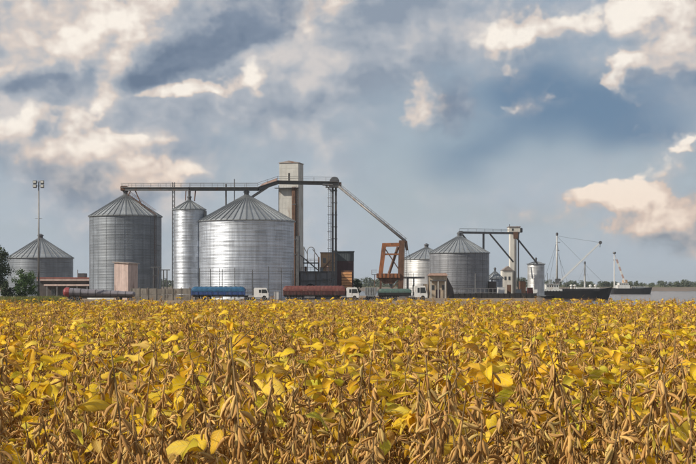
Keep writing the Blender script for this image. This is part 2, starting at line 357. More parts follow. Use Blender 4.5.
def water_material():
    m = bpy.data.materials.new('river_water'); m.use_nodes = True; n = NT(m.node_tree)
    pos = n.new('ShaderNodeNewGeometry').outputs['Position']
    b = n.new('ShaderNodeBsdfPrincipled'); b.inputs['Base Color'].default_value = (0.10, 0.085, 0.07, 1)
    b.inputs['Roughness'].default_value = 0.16; b.inputs['IOR'].default_value = 1.33
    h = n.noise(n.vec('MULTIPLY', pos, (0.35, 1, 1)), 0.9, 6, 0.65).outputs['Fac']
    bn = n.new('ShaderNodeBump'); bn.inputs['Strength'].default_value = 0.8; bn.inputs['Distance'].default_value = 0.25
    n.put(bn.inputs['Height'], h); n.t.links.new(bn.outputs[0], b.inputs['Normal'])
    o = n.new('ShaderNodeOutputMaterial'); n.t.links.new(b.outputs[0], o.inputs[0]); MATS['river_water'] = m
water_material()


# ------------------------------------------------------------------ mesh helpers
class MB:
    """collects shapes into one mesh"""
    def __init__(self): self.bm = bmesh.new()
    def box(self, x0, x1, y0, y1, z0, z1):
        v = [self.bm.verts.new((x, y, z)) for z in (z0, z1) for y in (y0, y1) for x in (x0, x1)]
        for f in ((0, 2, 3, 1), (4, 5, 7, 6), (0, 1, 5, 4), (2, 6, 7, 3), (0, 4, 6, 2), (1, 3, 7, 5)): self.bm.faces.new([v[i] for i in f])
        return self
    def tube(self, p, q, r, n=8, r2=None):
        p, q = Vector(p), Vector(q); r2 = r if r2 is None else r2
        d = (q - p).normalized(); a = d.orthogonal().normalized(); b = d.cross(a)
        rings = []
        for c, rr in ((p, r), (q, r2)):
            rings.append([self.bm.verts.new(c + (a * math.cos(2 * math.pi * i / n) + b * math.sin(2 * math.pi * i / n)) * rr) for i in range(n)])
        for i in range(n): self.bm.faces.new((rings[0][i], rings[0][(i + 1) % n], rings[1][(i + 1) % n], rings[1][i]))
        self.bm.faces.new(rings[0][::-1]); self.bm.faces.new(rings[1])
        return self
    def path(self, pts, r, n=6):
        for a, b in zip(pts[:-1], pts[1:]): self.tube(a, b, r, n)
        return self
    def beam(self, p, q, w, h):
        """square bar from p to q, w wide sideways and h high"""
        p, q = Vector(p), Vector(q); d = (q - p).normalized()
        s = Vector((0, 1, 0)) if abs(d.y) < 0.9 else Vector((1, 0, 0))
        up = d.cross(s).normalized(); s = up.cross(d).normalized()
        v = [self.bm.verts.new(c + s * (i * w / 2) + up * (j * h / 2)) for c in (p, q) for i, j in ((-1, -1), (1, -1), (1, 1), (-1, 1))]
        for f in ((0, 1, 2, 3), (7, 6, 5, 4), (0, 4, 5, 1), (1, 5, 6, 2), (2, 6, 7, 3), (3, 7, 4, 0)): self.bm.faces.new([v[i] for i in f])
        return self
    def lathe(self, prof, n=48, cap=True, axis='Z', c=(0, 0, 0)):
        rings = []
        for r, z in prof:
            ring = []
            for i in range(n):
                a = 2 * math.pi * i / n
                p = (r * math.cos(a), r * math.sin(a), z)
                if axis == 'Y': p = (p[0], p[2], p[1])
                if axis == 'X': p = (p[2], p[0], p[1])
                ring.append(self.bm.verts.new((p[0] + c[0], p[1] + c[1], p[2] + c[2])))
            rings.append(ring)
        for a, b in zip(rings[:-1], rings[1:]):
            for i in range(n): self.bm.faces.new((a[i], a[(i + 1) % n], b[(i + 1) % n], b[i]))
        if cap: self.bm.faces.new(rings[0][::-1]); self.bm.faces.new(rings[-1])
        return self
    def prism(self, prof, y0, y1, axis='Y'):
        """closed outline in (x, z) pushed from y0 to y1 (axis X: outline in (y, z))"""
        mk = (lambda p, t: (p[0], t, p[1])) if axis == 'Y' else (lambda p, t: (t, p[0], p[1]))
        a = [self.bm.verts.new(mk(p, y0)) for p in prof]; b = [self.bm.verts.new(mk(p, y1)) for p in prof]
        k = len(prof)
        for i in range(k): self.bm.faces.new((a[i], a[(i + 1) % k], b[(i + 1) % k], b[i]))
        self.bm.faces.new(a[::-1]); self.bm.faces.new(b)
        return self
    def quads(self, grid):
        V = [[self.bm.verts.new(p) for p in row] for row in grid]
        for i in range(len(V) - 1):
            for j in range(len(V[0]) - 1): self.bm.faces.new((V[i][j], V[i][j + 1], V[i + 1][j + 1], V[i + 1][j]))
        return self
    def mesh(self, name, bevel=0, smooth=False):
        if bevel: bmesh.ops.bevel(self.bm, geom=self.bm.edges[:], offset=bevel, segments=2, affect='EDGES', clamp_overlap=True)
        bmesh.ops.recalc_face_normals(self.bm, faces=self.bm.faces[:])
        me = bpy.data.meshes.new(name); self.bm.to_mesh(me); self.bm.free()
        if smooth: me.polygons.foreach_set('use_smooth', [True] * len(me.polygons))
        return me
    def build(self, name, m, parent=None, bevel=0, smooth=False, loc=None, rotz=0):
        me = self.mesh(name, bevel, smooth)
        return place(name, me, m, parent, loc, rotz)

def place(name, me, m=None, parent=None, loc=None, rotz=0, mtx=None):
    if m and not me.materials: me.materials.append(MATS[m])
    o = bpy.data.objects.new(name, me); COL.objects.link(o)
    if parent: o.parent = parent
    if loc: o.location = loc
    if rotz: o.rotation_euler.z = rotz
    if mtx is not None: o.matrix_local = mtx
    return o

def tag(o, label=None, cat=None, group=None, kind=None):
    if label: o['label'] = label
    if cat: o['category'] = cat
    if group: o['group'] = group
    if kind: o['kind'] = kind
    return o

def thing(name, label, cat, loc, rotz=0, group=None):
    o = bpy.data.objects.new(name, None); COL.objects.link(o)
    o.empty_display_size = 0.3; o.location = loc; o.rotation_euler.z = rotz
    return tag(o, label, cat, group)

YARD = -2.40     # level of the silo yard
WATER = -4.00    # level of the river
def X(px, d): return (px - 348.0) / F * d
def Z(py, d): return CZ + (HOR - py) / F * d
class Frame:
    """a thing standing on the yard at distance d; turns sizes read off the photo into metres around its base"""
    def __init__(self, px, d, z=YARD): self.d, self.x, self.z = d, X(px, d), z
    def loc(self): return (self.x, self.d, self.z)
    def x_(self, px): return X(px, self.d) - self.x
    def z_(self, py): return Z(py, self.d) - self.z
    def q(self, px, py, dy=0.0): return (X(px, self.d + dy) - self.x, dy, Z(py, self.d + dy) - self.z)
    def p(self, px, py, dy=0.0): return (self.x_(px), dy, self.z_(py))


# ------------------------------------------------------------------ ground, river
def smooth(a, b, t):
    t = min(1, max(0, (t - a) / (b - a))); return t * t * (3 - 2 * t)
def near_bank(x):
    """distance at which the near river bank starts"""
    return 440.0
def ground_h(x, y):
    h = 0.0 + (YARD - 0.0) * smooth(38, 90, y)
    b = near_bank(x)
    k = max(smooth(b - 4, b + 10, y), smooth(0.141 * y, 0.141 * y + 8, x) * smooth(222, 246, y))
    h += (-7.5 - YARD) * k
    h += (-0.9 + 7.5) * smooth(1020, 1062, y)
    if y < 36: h += 0.03 * math.sin(x * 2.1) * math.cos(y * 1.7)
    return h
def build_ground():
    xs = sorted(set([-5000, -2500, -1200, -700, -450] + list(range(-300, 20, 20)) + list(range(20, 90, 2)) + list(range(90, 320, 20)) + [450, 700, 1200, 2500, 5000]))
    ys = [-60, -20, -5] + list(np.arange(0, 40, 1.0)) + list(range(40, 96, 4)) + list(range(100, 220, 20)) + list(range(220, 250, 3)) + list(range(254, 430, 5)) + list(range(432, 456, 2)) + \
         [500, 600, 800, 1000] + list(range(1016, 1070, 3)) + [1100, 1300, 2000, 4000, 8000]
    g = MB(); g.quads([[(float(x), float(y), ground_h(x, y)) for x in xs] for y in ys])
    o = g.build('ground', 'ground', smooth=True); tag(o, kind='structure')
    w = MB(); w.quads([[(x, y, WATER) for x in (-4000, -800, 0, 800, 4000)] for y in (215, 500, 800, 1056)])
    o = w.build('river', 'river_water'); tag(o, kind='structure')
build_ground()


# ------------------------------------------------------------------ silos
def silo(name, label, px, d, rpx, eave, peak, wall, rings, panels, cap_px=2.2, stiff=0, ladder=None, group='grain silos', ring_px=0.9):
    f = Frame(px, d); t = thing(name, label, 'silo', f.loc(), group=group)
    r = rpx / F * d; he = f.z_(eave); hp = f.z_(peak); rc = cap_px / F * d
    dh = he / rings
    me = MB().lathe([(r, 0), (r, dh - 0.07)], 72, cap=False).lathe([(r + 0.008, dh - 0.10), (r + 0.03, dh - 0.09), (r + 0.03, dh + 0.01), (r + 0.008, dh + 0.02)], 72, cap=False).mesh('wall_ring', smooth=False)
    me.polygons.foreach_set('use_smooth', [True] * len(me.polygons))
    for k in range(rings):
        place('wall_ring', me, wall, t, (0, 0, dh * k), rng.random() * 6.28)
    # roof: one sheet per sector with a raised rib along its seam
    ro = r + 0.35; a = 2 * math.pi / panels; hc = hp - (hp - he) * 0.02
    slope = (hp - he) / (r - rc); zo = he - 0.35 * slope
    g = MB()
    b = [g.bm.verts.new((rr * math.cos(s), rr * math.sin(s), zz)) for rr, zz in ((ro, zo), (rc, hc)) for s in (-a / 2, a / 2)]
    b2 = [g.bm.verts.new(v.co - Vector((0, 0, 0.06))) for v in b]
    for q in ((b[0], b[1], b[3], b[2]), (b2[1], b2[0], b2[2], b2[3]), (b[0], b2[0], b2[1], b[1])): g.bm.faces.new(q)
    pm = g.mesh('roof_panel')
    g = MB(); wv = max(0.07, r * 0.009)
    p0, p1 = Vector((ro + 0.01, 0, zo + 0.05)), Vector((rc, 0, hc + 0.05))
    g.beam(p0, p1, wv * 2, wv * 2.2)
    rm = g.mesh('roof_rib')
    for k in range(panels):
        o = place('roof_panel', pm, 'roof_sheet', t, None, k * a)
        place('rib', rm, 'roof_rib', o, None, a / 2)
    MB().lathe([(r + 0.02, he - 0.25), (r + 0.16, he - 0.25), (r + 0.16, he - 0.02), (r + 0.02, he - 0.02)], 72, cap=False).build('eave_ring', 'roof_rib', t)
    MB().lathe([(rc, hc - 0.15), (rc, hc + 0.7), (rc * 1.35, hc + 0.75), (rc * 1.3, hc + 0.95), (rc * 0.3, hc + 1.35)], 20).build('peak_cap', 'dark_steel', t)
    if stiff:
        sm = MB().box(r + 0.01, r + 0.05, -0.03, 0.03, 0, he - 0.3).mesh('stiffener')
        for k in range(stiff): place('stiffener', sm, wall, t, None, 2 * math.pi * (k + 0.5) / stiff)
    if ladder:
        ang = R(ladder)            # angle from +X toward the camera
        dr = Vector((math.cos(ang), -math.sin(ang), 0)); sd = Vector((dr.y, -dr.x, 0)) * 0.3
        lad = MB()
        for s in (-1, 1):
            lad.tube(dr * (r + 0.3) + sd * s + Vector((0, 0, 0.3)), dr * (r + 0.3) + sd * s + Vector((0, 0, he + 0.2)), 0.05, 5)
        z = 0.6
        while z < he: lad.tube(dr * (r + 0.3) + sd + Vector((0, 0, z)), dr * (r + 0.3) - sd + Vector((0, 0, z)), 0.03, 4); z += 0.45
        lad.build('wall_ladder', 'rust_steel', t)
        st = MB()
        for s in (-1, 1):
            st.tube(dr * (r + 0.2) + sd * s + Vector((0, 0, he + 0.25)), dr * rc + sd * s + Vector((0, 0, hc + 0.3)), 0.06, 5)
            st.tube(dr * (r + 0.2) + sd * s * 1.4 + Vector((0, 0, he + 1.2)), dr * rc + sd * s * 1.4 + Vector((0, 0, hc + 1.2)), 0.045, 5)
        k = 0
        while k < 14:
            q = (dr * (r + 0.2)).lerp(dr * rc, k / 13); zz = he + 0.25 + (hc - he) * k / 13
            st.tube(q + sd * 1.4 + Vector((0, 0, zz)), q + sd * 1.4 + Vector((0, 0, zz + 0.95)), 0.035, 4); st.tube(q + sd + Vector((0, 0, zz)), q - sd + Vector((0, 0, zz)), 0.04, 4); k += 1
        st.build('roof_stair', 'rust_steel', t)
    # a low concrete footing
    MB().lathe([(r + 0.5, 0.0), (r + 0.5, 0.35), (r + 0.1, 0.4)], 48, cap=True).build('footing', 'concrete', t)
    return t, f

silo('grain_silo', 'small wide grain silo half hidden by bush behind tall floodlight mast', 40.5, 392, 32, 257.5, 238, 'galv_dull', 8, 34, 2.4)
silo('grain_silo', 'tall dark weathered silo behind the small pink shed', 125.5, 344, 35.5, 216, 194.5, 'galv_dull', 17, 38, 2.2, 24, ladder=28)
slim, slim_f = silo('grain_silo', 'slim tall silo standing between the two big silos', 189.3, 330, 15.6, 209, 200.5, 'galv_bright', 17, 20, 1.8, 0)
silo('grain_silo', 'largest bright galvanised silo behind the blue truck', 246.5, 330, 47.5, 221, 195, 'galv_bright', 15, 48, 2.4, 0)
silo('grain_silo', 'pale shining silo behind white truck cab and orange gantry', 426.5, 420, 24.5, 259, 247.5, 'galv_white', 9, 28, 2.0)
silo('grain_silo', 'big dark silo at the left end of the second conveyor bridge', 459.3, 388, 29.6, 252.5, 236, 'galv_warm', 11, 36, 2.0, 20)
silo('grain_silo', 'tiny grey cone roofed silo right of the big dark silo', 495, 412, 7.6, 277.5, 271.5, 'galv_dark', 5, 14, 1.0)
silo('grain_silo', 'small pale silo beside the white elevator tower near ship', 536, 418, 8.4, 264, 261.5, 'galv_white', 9, 14, 0.9)
# platform box on the slim silo's right eave
MB().box(slim_f.x_(201), slim_f.x_(206.5), -1.0, 0.6, slim_f.z_(217), slim_f.z_(211)).build('eave_platform', 'grey_steel', slim)


# ------------------------------------------------------------------ conveyor bridge over the silos
def rail_run(parent, pts, h=0.95, every=2.6, mname='grey_steel', r=0.045, dy=0.0):
    """handrail following pts, with its posts"""
    pts = [Vector(p) for p in pts]
    g = MB(); g.path([p + Vector((0, dy, h)) for p in pts], r, 6); g.path([p + Vector((0, dy, h * 0.55)) for p in pts], r * 0.8, 5)
    g.build('handrail', mname, parent)
    pm = MB().tube((0, 0, 0), (0, 0, h), r, 5).mesh('rail_post')
    for a, b in zip(pts[:-1], pts[1:]):
        k = max(1, int((b - a).length / every))
        for i in range(k): place('rail_post', pm, mname, parent, tuple(a.lerp(b, i / k) + Vector((0, dy, 0))))

def conveyor_one():
    f = Frame(190, 333); t = thing('conveyor_bridge', 'long dark conveyor bridge running over the tops of the left silos', 'conveyor', f.loc())
    P = lambda px, py, dy=0.0: Vector(f.q(px, py, dy))
    line = [P(122, 189.2, 11.5), P(190, 189.2, -3), P(258, 189.2, -3), P(278, 182.6, 0), P(338, 183.6, 2)]
    for a, b in zip(line[:-1], line[1:]):
        MB().beam(a, b, 1.0, 0.75).build('trough', 'dark_steel', t)
        MB().beam(a + Vector((0, -0.9, 0.42)), b + Vector((0, -0.9, 0.42)), 0.8, 0.10).build('walkway', 'grey_steel', t)
    rail_run(t, [p + Vector((0, -1.25, 0.45)) for p in line], 1.0, 2.6)
    rail_run(t, [p + Vector((0, 0.6, 0.40)) for p in line[:3]], 1.0, 3.1)
    # trestle masts
    for px, top, w in ((173.3, 182, 0.50), (226, 184, 0.42), (234.4, 179, 0.26)):
        dm = 0.6 if px < 200 else -3.0
        x = P(px, 200, dm)[0]
        if px < 200:
            g = MB()
            for sx, sy in ((-1, -1), (1, -1), (-1, 1), (1, 1)): g.tube((x + sx * 0.30, 0.9 + sy * 0.3, 0), (x + sx * 0.26, 0.9 + sy * 0.26, f.z_(top)), 0.08, 6)
            z = 0.5
            while z < f.z_(top) - 1.2:
                g.tube((x - .28, 0.62, z), (x + .28, 0.62, z + 1.1), 0.045, 4); g.tube((x + .28, 1.18, z), (x - .28, 1.18, z + 1.1), 0.045, 4)
                g.tube((x - .28, 0.62, z), (x - .28, 1.18, z + 1.1), 0.045, 4); z += 1.1
            g.build('lattice_mast', 'dark_steel', t)
        else:
            MB().tube((x, dm, P(px, 212 if px < 230 else 206, dm)[2]), (x, dm, P(px, top, dm)[2]), w / 2, 8).build('support_post', 'dark_steel', t)
    # drive ends, spouts down into the silo peaks
    MB().box(P(121, 190, 11)[0], P(127.5, 190, 11)[0], 10.1, 11.9, P(121, 190.8, 11)[2], P(121, 186.2, 11)[2]).build('drive_housing', 'rust_steel', t, bevel=0.08)
    for px, py, dy in ((125.5, 194, 11), (189.3, 200, -3), (246.5, 194, -3)):
        MB().tube(P(px, 189.8, dy), P(px, py, dy), 0.38, 10, 0.30).build('spout', 'dark_steel', t)
    for a, b, dy in (((135, 190), (142, 206), 8.8), ((131, 190), (128, 196), 9.6), ((186, 190), (185.5, 200.5), -2.6), ((195.5, 190), (194.5, 201), -3)):
        MB().tube(P(*a, dy), P(*b, dy - 0.6), 0.14, 8).build('drop_pipe', 'rust_steel', t)
    MB().tube(P(268, 186.6, -1.5), P(249, 199, -3), 0.32, 10).build('feed_spout', 'grey_steel', t)
    MB().prism([(f.x_(258), f.z_(188.2)), (f.x_(277), f.z_(181.6)), (f.x_(277), f.z_(178.2)), (f.x_(262), f.z_(184.4))], -1.1, 0.9).build('transfer_hood', 'pale_end', t, bevel=0.05)
    MB().tube(P(333, 185.2), P(322.5, 184.6), 0.25, 8).build('knee_brace', 'dark_steel', t)
    MB().tube(P(325.5, 184.8), P(331.5, 191.5), 0.14, 8).build('knee_brace', 'dark_steel', t)
conveyor_one()

def concrete_tower():
    f = Frame(290, 350); t = thing('elevator_tower', 'tall stained concrete elevator tower behind the largest silo', 'tower', f.loc())
    # turned a little so that its right flank shows
    w = f.x_(299.5) - f.x_(279.5); dpt = w * 0.95; h = f.z_(163)
    ca = R(-13)
    def rot(x, y): return (x * math.cos(ca) - y * math.sin(ca), x * math.sin(ca) + y * math.cos(ca))
    x0 = -w * 0.56; x1 = w * 0.44
    root = t; root.rotation_euler.z = ca
    MB().box(x0, x1, 0, dpt, 0, h).build('shaft', 'concrete', t, bevel=0.06)
    MB().prism([(x0 - 0.15, h), (x1 + 0.15, h), (x1 + 0.15, h + 0.15), ((x0 + x1) / 2, h + 0.62), (x0 - 0.15, h + 0.15)], -0.15, dpt + 0.15).build('roof', 'tin_roof', t)
    # lift joints of the pours
    k = 2.6
    jm = MB().box(x0 - 0.02, x1 + 0.02, -0.03, dpt + 0.02, 0, 0.07).mesh('pour_joint')
    while k < h - 1: place('pour_joint', jm, 'concrete', t, (0, 0, k)); k += 2.6
    MB().box(-0.45, -0.05, -0.05, 0.1, h - 4.6, h - 2.6).build('window_slot', 'shadow_void', t)
    # rusty elevator leg on the front
    g = MB().box(0.75, 1.65, -1.0, -0.04, 0, f.z_(187)); g.build('elevator_leg', 'rust_steel', t, bevel=0.03)
    MB().box(1.75, 2.65, -0.9, -0.04, 0, f.z_(236)).build('elevator_leg', 'dark_steel', t, bevel=0.03)
    lad = MB()
    for s in (0, 0.42): lad.tube((2.0 + s, -0.6, f.z_(236)), (2.0 + s, -0.6, f.z_(186)), 0.05, 5)
    z = f.z_(236)
    while z < f.z_(186): lad.tube((2.0, -0.6, z), (2.42, -0.6, z), 0.035, 4); z += 0.45
    lad.build('ladder', 'rust_steel', t)
    MB().box(x0 - 0.9, x1 + 0.3, -1.5, -0.05, f.z_(188.5), f.z_(187.9)).build('landing', 'dark_steel', t)
    for px_, z in ((0.9, f.z_(205)), (0.9, f.z_(222)), (0.9, f.z_(240)), (0.9, f.z_(255))): MB().box(px_, 1.85, -1.05, -0.02, z, z + 0.25).build('leg_clamp', 'dark_steel', t)
    MB().box(x0 - 0.35, x0 - 0.02, 0.4, 0.7, f.z_(215), f.z_(185)).build('cable_duct', 'dark_steel', t)
concrete_tower()

def lattice_leg():
    f = Frame(334, 338); t = thing('elevator_mast', 'dark latticed bucket elevator mast with ladder and machinery head', 'mast', f.loc())
    h = f.z_(187)
    for x in (-0.35, 0.48):
        MB().box(x - 0.27, x + 0.27, -0.3, 0.3, 0, h).build('elevator_leg', 'dark_steel', t, bevel=0.03)
    lad = MB()
    for s in (-0.25, 0.25): lad.tube((-1.1 + s, -0.3, 0.3), (-1.1 + s, -0.3, h), 0.05, 5)
    z = 0.6
    while z < h: lad.tube((-1.35, -0.3, z), (-0.85, -0.3, z), 0.04, 4); z += 0.55
    lad.build('ladder', 'grey_steel', t)
    z = 2.2
    hm = MB().lathe([(0.52, -0.04), (0.56, -0.04), (0.56, 0.04), (0.52, 0.04)], 14, cap=False).mesh('safety_hoop')
    while z < h: place('safety_hoop', hm, 'grey_steel', t, (-1.15, -0.55, z)); z += 2.1
    cm = MB().box(-0.7, 0.85, -0.36, 0.36, 0, 0.16).mesh('cross_tie')
    z = 3.0
    while z < h - 1: place('cross_tie', cm, 'dark_steel', t, (0, 0, z)); z += 3.0
    # head: pulley housing, motors, platform
    hd = MB().lathe([(1.15, -0.6), (1.25, -0.5), (1.25, 0.5), (1.15, 0.6)], 22, axis='Y', c=(0.1, 0, f.z_(181.8)))
    hd.build('pulley_housing', 'dark_steel', t)
    MB().prism([(-1.3, f.z_(187)), (1.5, f.z_(187)), (1.2, f.z_(183)), (-1.0, f.z_(183))], -0.7, 0.7).build('head_casing', 'dark_steel', t, bevel=0.05)
    MB().box(f.x_(337.5), f.x_(341.5), -0.5, 0.5, f.z_(187.5), f.z_(182.5)).build('drive_motor', 'rust_steel', t, bevel=0.12)
    MB().box(-2.1, 2.0, -1.4, 1.2, h - 0.15, h).build('platform', 'dark_steel', t)
    rail_run(t, [(-2.1, -1.35, h), (2.0, -1.35, h)], 1.1, 1.0, 'dark_steel')
    for a, b in (((331.5, 190.5), (336, 190.5)),): MB().beam(f.p(*a, -0.2), f.p(*b, -0.2), 0.5, 0.4).build('head_tie', 'dark_steel', t)
lattice_leg()

def long_spout():
    f = Frame(372, 330); t = thing('loading_spout', 'long inclined tube conveyor descending from mast head to orange gantry', 'conveyor', f.loc(), group=None)
    a, b = Vector(f.p(339, 185.5, 4)), Vector(f.p(404.5, 242.0, -6))
    MB().tube(a, b, 0.34, 10).build('spout_tube', 'grey_steel', t, smooth=True)
    tr = MB(); up = Vector((0.35, 0, 0.55))
    tr.tube(a + up, b + up, 0.07, 5); tr.build('truss_chord', 'grey_steel', t)
    sm = None
    for k in range(16):
        p = a.lerp(b, (k + 0.5) / 16)
        MB().tube(p + up, p + Vector((0.55, 0, 0)), 0.045, 4).build('truss_web', 'grey_steel', t)
    MB().tube(b, b + Vector((0.35, 0, -2.2)), 0.42, 10, 0.3).build('discharge_boot', 'rust_steel', t)
    MB().tube(f.p(405, 242, -6), f.p(410, 263, -6), 0.05, 5).build('stay_cable', 'dark_steel', t)
long_spout()

def orange_gantry():
    f = Frame(392, 322); t = thing('loading_gantry', 'rusty orange steel loading gantry over the dark green truck', 'gantry', f.loc())
    P = f.p
    for dy in (-1.6, 1.6):
        MB().beam(P(384.2, 244.5, dy), P(380.5, 275, dy), 0.5, 0.95).build('raking_leg', 'orange_steel', t)
        MB().beam(P(401.8, 240.5, dy), P(400.2, 297, dy), 0.6, 1.25).build('main_leg', 'rust_steel', t)
        MB().beam(P(381, 277, dy), P(380, 301, dy), 0.4, 0.4).build('lower_leg', 'rust_steel', t)
        MB().beam(P(382.2, 245, dy), P(403.5, 244.6, dy), 0.4, 0.8).build('top_beam', 'orange_steel', t)
        MB().beam(P(385, 254.3, dy), P(401, 254.3, dy), 0.28, 0.32).build('cross_bar', 'orange_steel', t)
    for px, py in ((384, 245), (402, 243)): MB().beam(P(px, py, -1.6), P(px, py, 1.6), 0.4, 0.4).build('cross_bar', 'orange_steel', t)
    # discharge hopper
    x0, x1, z0, z1 = f.x_(376.5), f.x_(400), f.z_(280), f.z_(273.5)
    MB().box(x0, x1, -2.2, 2.2, z0 + 0.5, z1).build('hopper', 'orange_steel', t, bevel=0.04)
    rm = MB().box(-0.07, 0.07, -2.28, -2.2, z0 + 0.5, z1).mesh('hopper_rib')
    k = x0 + 0.3
    while k < x1: place('hopper_rib', rm, 'rust_steel', t, (k, 0, 0)); k += 0.9
    MB().prism([(x0 + .2, z0 + .5), (x1 - .2, z0 + .5), (x1 - 1.6, z0 - 0.9), (x0 + 1.8, z0 - 0.9)], -1.6, 1.6).build('hopper_cone', 'rust_steel', t)
    MB().box(f.x_(371.5), f.x_(377), -2.3, -0.6, z1 - 0.35, z1 - 0.2).build('walkway', 'dark_steel', t)
    rail_run(t, [(f.x_(371.5), -2.3, z1 - 0.2), (f.x_(377), -2.3, z1 - 0.2)], 1.0, 0.7, 'rust_steel')
    MB().tube(P(374.6, 274.5, -2), P(374.6, 300.5, -2), 0.10, 6).build('walkway_post', 'rust_steel', t)
    MB().beam(P(402, 277.6, 0), P(424.5, 277.6, 0), 1.2, 0.42).build('side_bridge', 'dark_steel', t)
    rail_run(t, [P(403, 276.8, -0.6), P(424, 276.8, -0.6)], 0.9, 1.2, 'dark_steel')
    MB().box(f.x_(407), f.x_(408.7), -0.3, 0.3, 0, f.z_(277.8)).build('bridge_post', 'dark_steel', t)
    MB().box(f.x_(413.2), f.x_(414.4), -0.3, 0.3, 0, f.z_(277.8)).build('bridge_post', 'dark_steel', t)
    for dy in (-1.6, 1.6):
        MB().tube(P(381, 299, dy), P(399.5, 281, dy), 0.1, 6).build('diagonal_brace', 'rust_steel', t)
        MB().tube(P(384, 247, dy), P(400.5, 272, dy), 0.07, 6).build('diagonal_brace', 'rust_steel', t)
    for py in (250, 260, 266): MB().beam(P(401.6, py, -1.75), P(401.6, py, 1.75), 0.9, 0.16).build('gusset_plate', 'orange_steel', t)
    lad = MB()
    for sx in (-0.22, 0.22): lad.tube((f.x_(405.4) + sx, -1.9, f.z_(300)), (f.x_(405.4) + sx, -1.9, f.z_(243)), 0.045, 5)
    zz = f.z_(300)
    while zz < f.z_(243): lad.tube((f.x_(405.4) - 0.22, -1.9, zz), (f.x_(405.4) + 0.22, -1.9, zz), 0.035, 4); zz += 0.5
    lad.build('ladder', 'dark_steel', t)
    MB().tube(P(389, 273.5, 0), P(398, 247, 0), 0.35, 10).build('feed_chute', 'rust_steel', t)
    MB().tube(P(391, 281, -1), P(391, 288, -1), 0.4, 10, 0.3).build('loading_sock', 'dark_steel', t)
orange_gantry()


# ------------------------------------------------------------------ buildings of the plant
def pane_window(t, x0, x1, z0, z1, y, frame='grey_steel'):
    o = MB().box(x0, x1, y - 0.06, y + 0.02, z0, z1).build('window', frame, t)
    MB().box(x0 + 0.08, x1 - 0.08, y - 0.075, y - 0.065, z0 + 0.08, z1 - 0.08).build('pane', 'dark_glass', o)

def intake_house():
    f = Frame(318, 345); t = thing('intake_house', 'grey blue low intake house behind the red brown truck', 'building', f.loc())
    MB().box(f.x_(300.5), f.x_(335.5), 0, 8, 0, f.z_(272.5)).build('wall', 'blue_grey_wall', t)
    MB().box(f.x_(299.5), f.x_(336.5), -0.3, 8.3, f.z_(272.5), f.z_(271.2)).build('roof', 'dark_steel', t)
    g = []
    xc, w = f.x_(310.5), 1.3
    for k in range(9): a = math.pi * k / 8; g.append((xc + w * math.cos(a), 2.6 + w * math.sin(a)))
    MB().prism([(xc + w, 0.2)] + g + [(xc - w, 0.2)], -0.06, 0.4).build('arched_opening', 'shadow_void', t)
    for px in (324, 331): pane_window(t, f.x_(px - 1.6), f.x_(px + 1.6), f.z_(283), f.z_(278), 0)
    # pipework and railings on the roof
    z0 = f.z_(271.2)
    for px, py, r in ((303.7, 247, .12), (307.3, 254, .10), (314.2, 254, .10), (318.7, 257, .22)):
        MB().tube((f.x_(px), 1, z0), f.p(px, py, 1), r, 6).build('vent_pipe', 'grey_steel' if px < 318 else 'rust_steel', t)
    arc = [Vector(f.p(311, 250.5, 1)) + Vector((math.cos(a) * 0.9, 0, math.sin(a) * 0.9)) for a in (math.pi * k / 7 for k in range(8))]
    MB().path([Vector(f.p(314.6, 254, 1))] + arc + [Vector(f.p(307.3, 254, 1))], 0.10, 6).build('bent_pipe', 'grey_steel', t)
    MB().tube(f.p(312.5, 249, 1), f.p(319, 258, 1), 0.12, 6).build('bent_pipe', 'grey_steel', t)
    MB().tube(f.p(303.5, 246.5, 1), f.p(307, 253.5, 1), 0.10, 6).build('bent_pipe', 'grey_steel', t)
    MB().beam(f.p(303, 263, 1), f.p(318.5, 263, 1), 0.9, 0.3).build('pipe_bridge', 'dark_steel', t)
    rail_run(t, [f.p(301, 271.2, -0.2), f.p(335, 271.2, -0.2)], 1.0, 1.1, 'rust_steel', 0.04)
    rail_run(t, [f.p(303, 262.5, 0.6), f.p(318.5, 262.5, 0.6)], 0.9, 0.9, 'dark_steel', 0.04)
    for px, w, top, m in ((305.5, 2.2, 266.5, 'rust_steel'), (321.5, 3.0, 267.5, 'grey_paint'), (327.5, 2.0, 266.0, 'pale_end')):
        MB().box(f.x_(px - w / 2), f.x_(px + w / 2), 0.8, 2.2, z0, f.z_(top)).build('roof_machine', m, t, bevel=0.06)
    for px in (302, 306.5, 316, 320, 328, 334.5):
        MB().tube((f.x_(px), -0.25, 0), (f.x_(px), -0.25, z0), 0.09, 6).build('down_pipe', 'grey_steel' if px != 316 else 'rust_steel', t)
    MB().beam(f.p(301, 281, -0.3), f.p(335, 279.5, -0.3), 0.25, 0.2).build('cable_tray', 'dark_steel', t)
    MB().tube(f.p(300, 255, 0.5), f.p(318, 270, 0.5), 0.16, 8).build('chute', 'grey_steel', t)
intake_house()

f = Frame(327, 356); tanb = thing('control_house', 'tan walled upper house beside the dark mast', 'building', f.loc())
MB().box(f.x_(320.5), f.x_(336), 0, 6, 0, f.z_(253)).build('wall', 'tan_wall', tanb, bevel=0.05)
MB().box(f.x_(320), f.x_(336.5), -0.2, 6.2, f.z_(253), f.z_(252.2)).build('roof', 'tin_roof', tanb)
pane_window(tanb, f.x_(323), f.x_(326), f.z_(263), f.z_(258), 0)
MB().tube(f.p(322, 270, -0.3), f.p(331, 260, -0.3), 0.12, 6).build('outside_stair_rail', 'rust_steel', tanb)

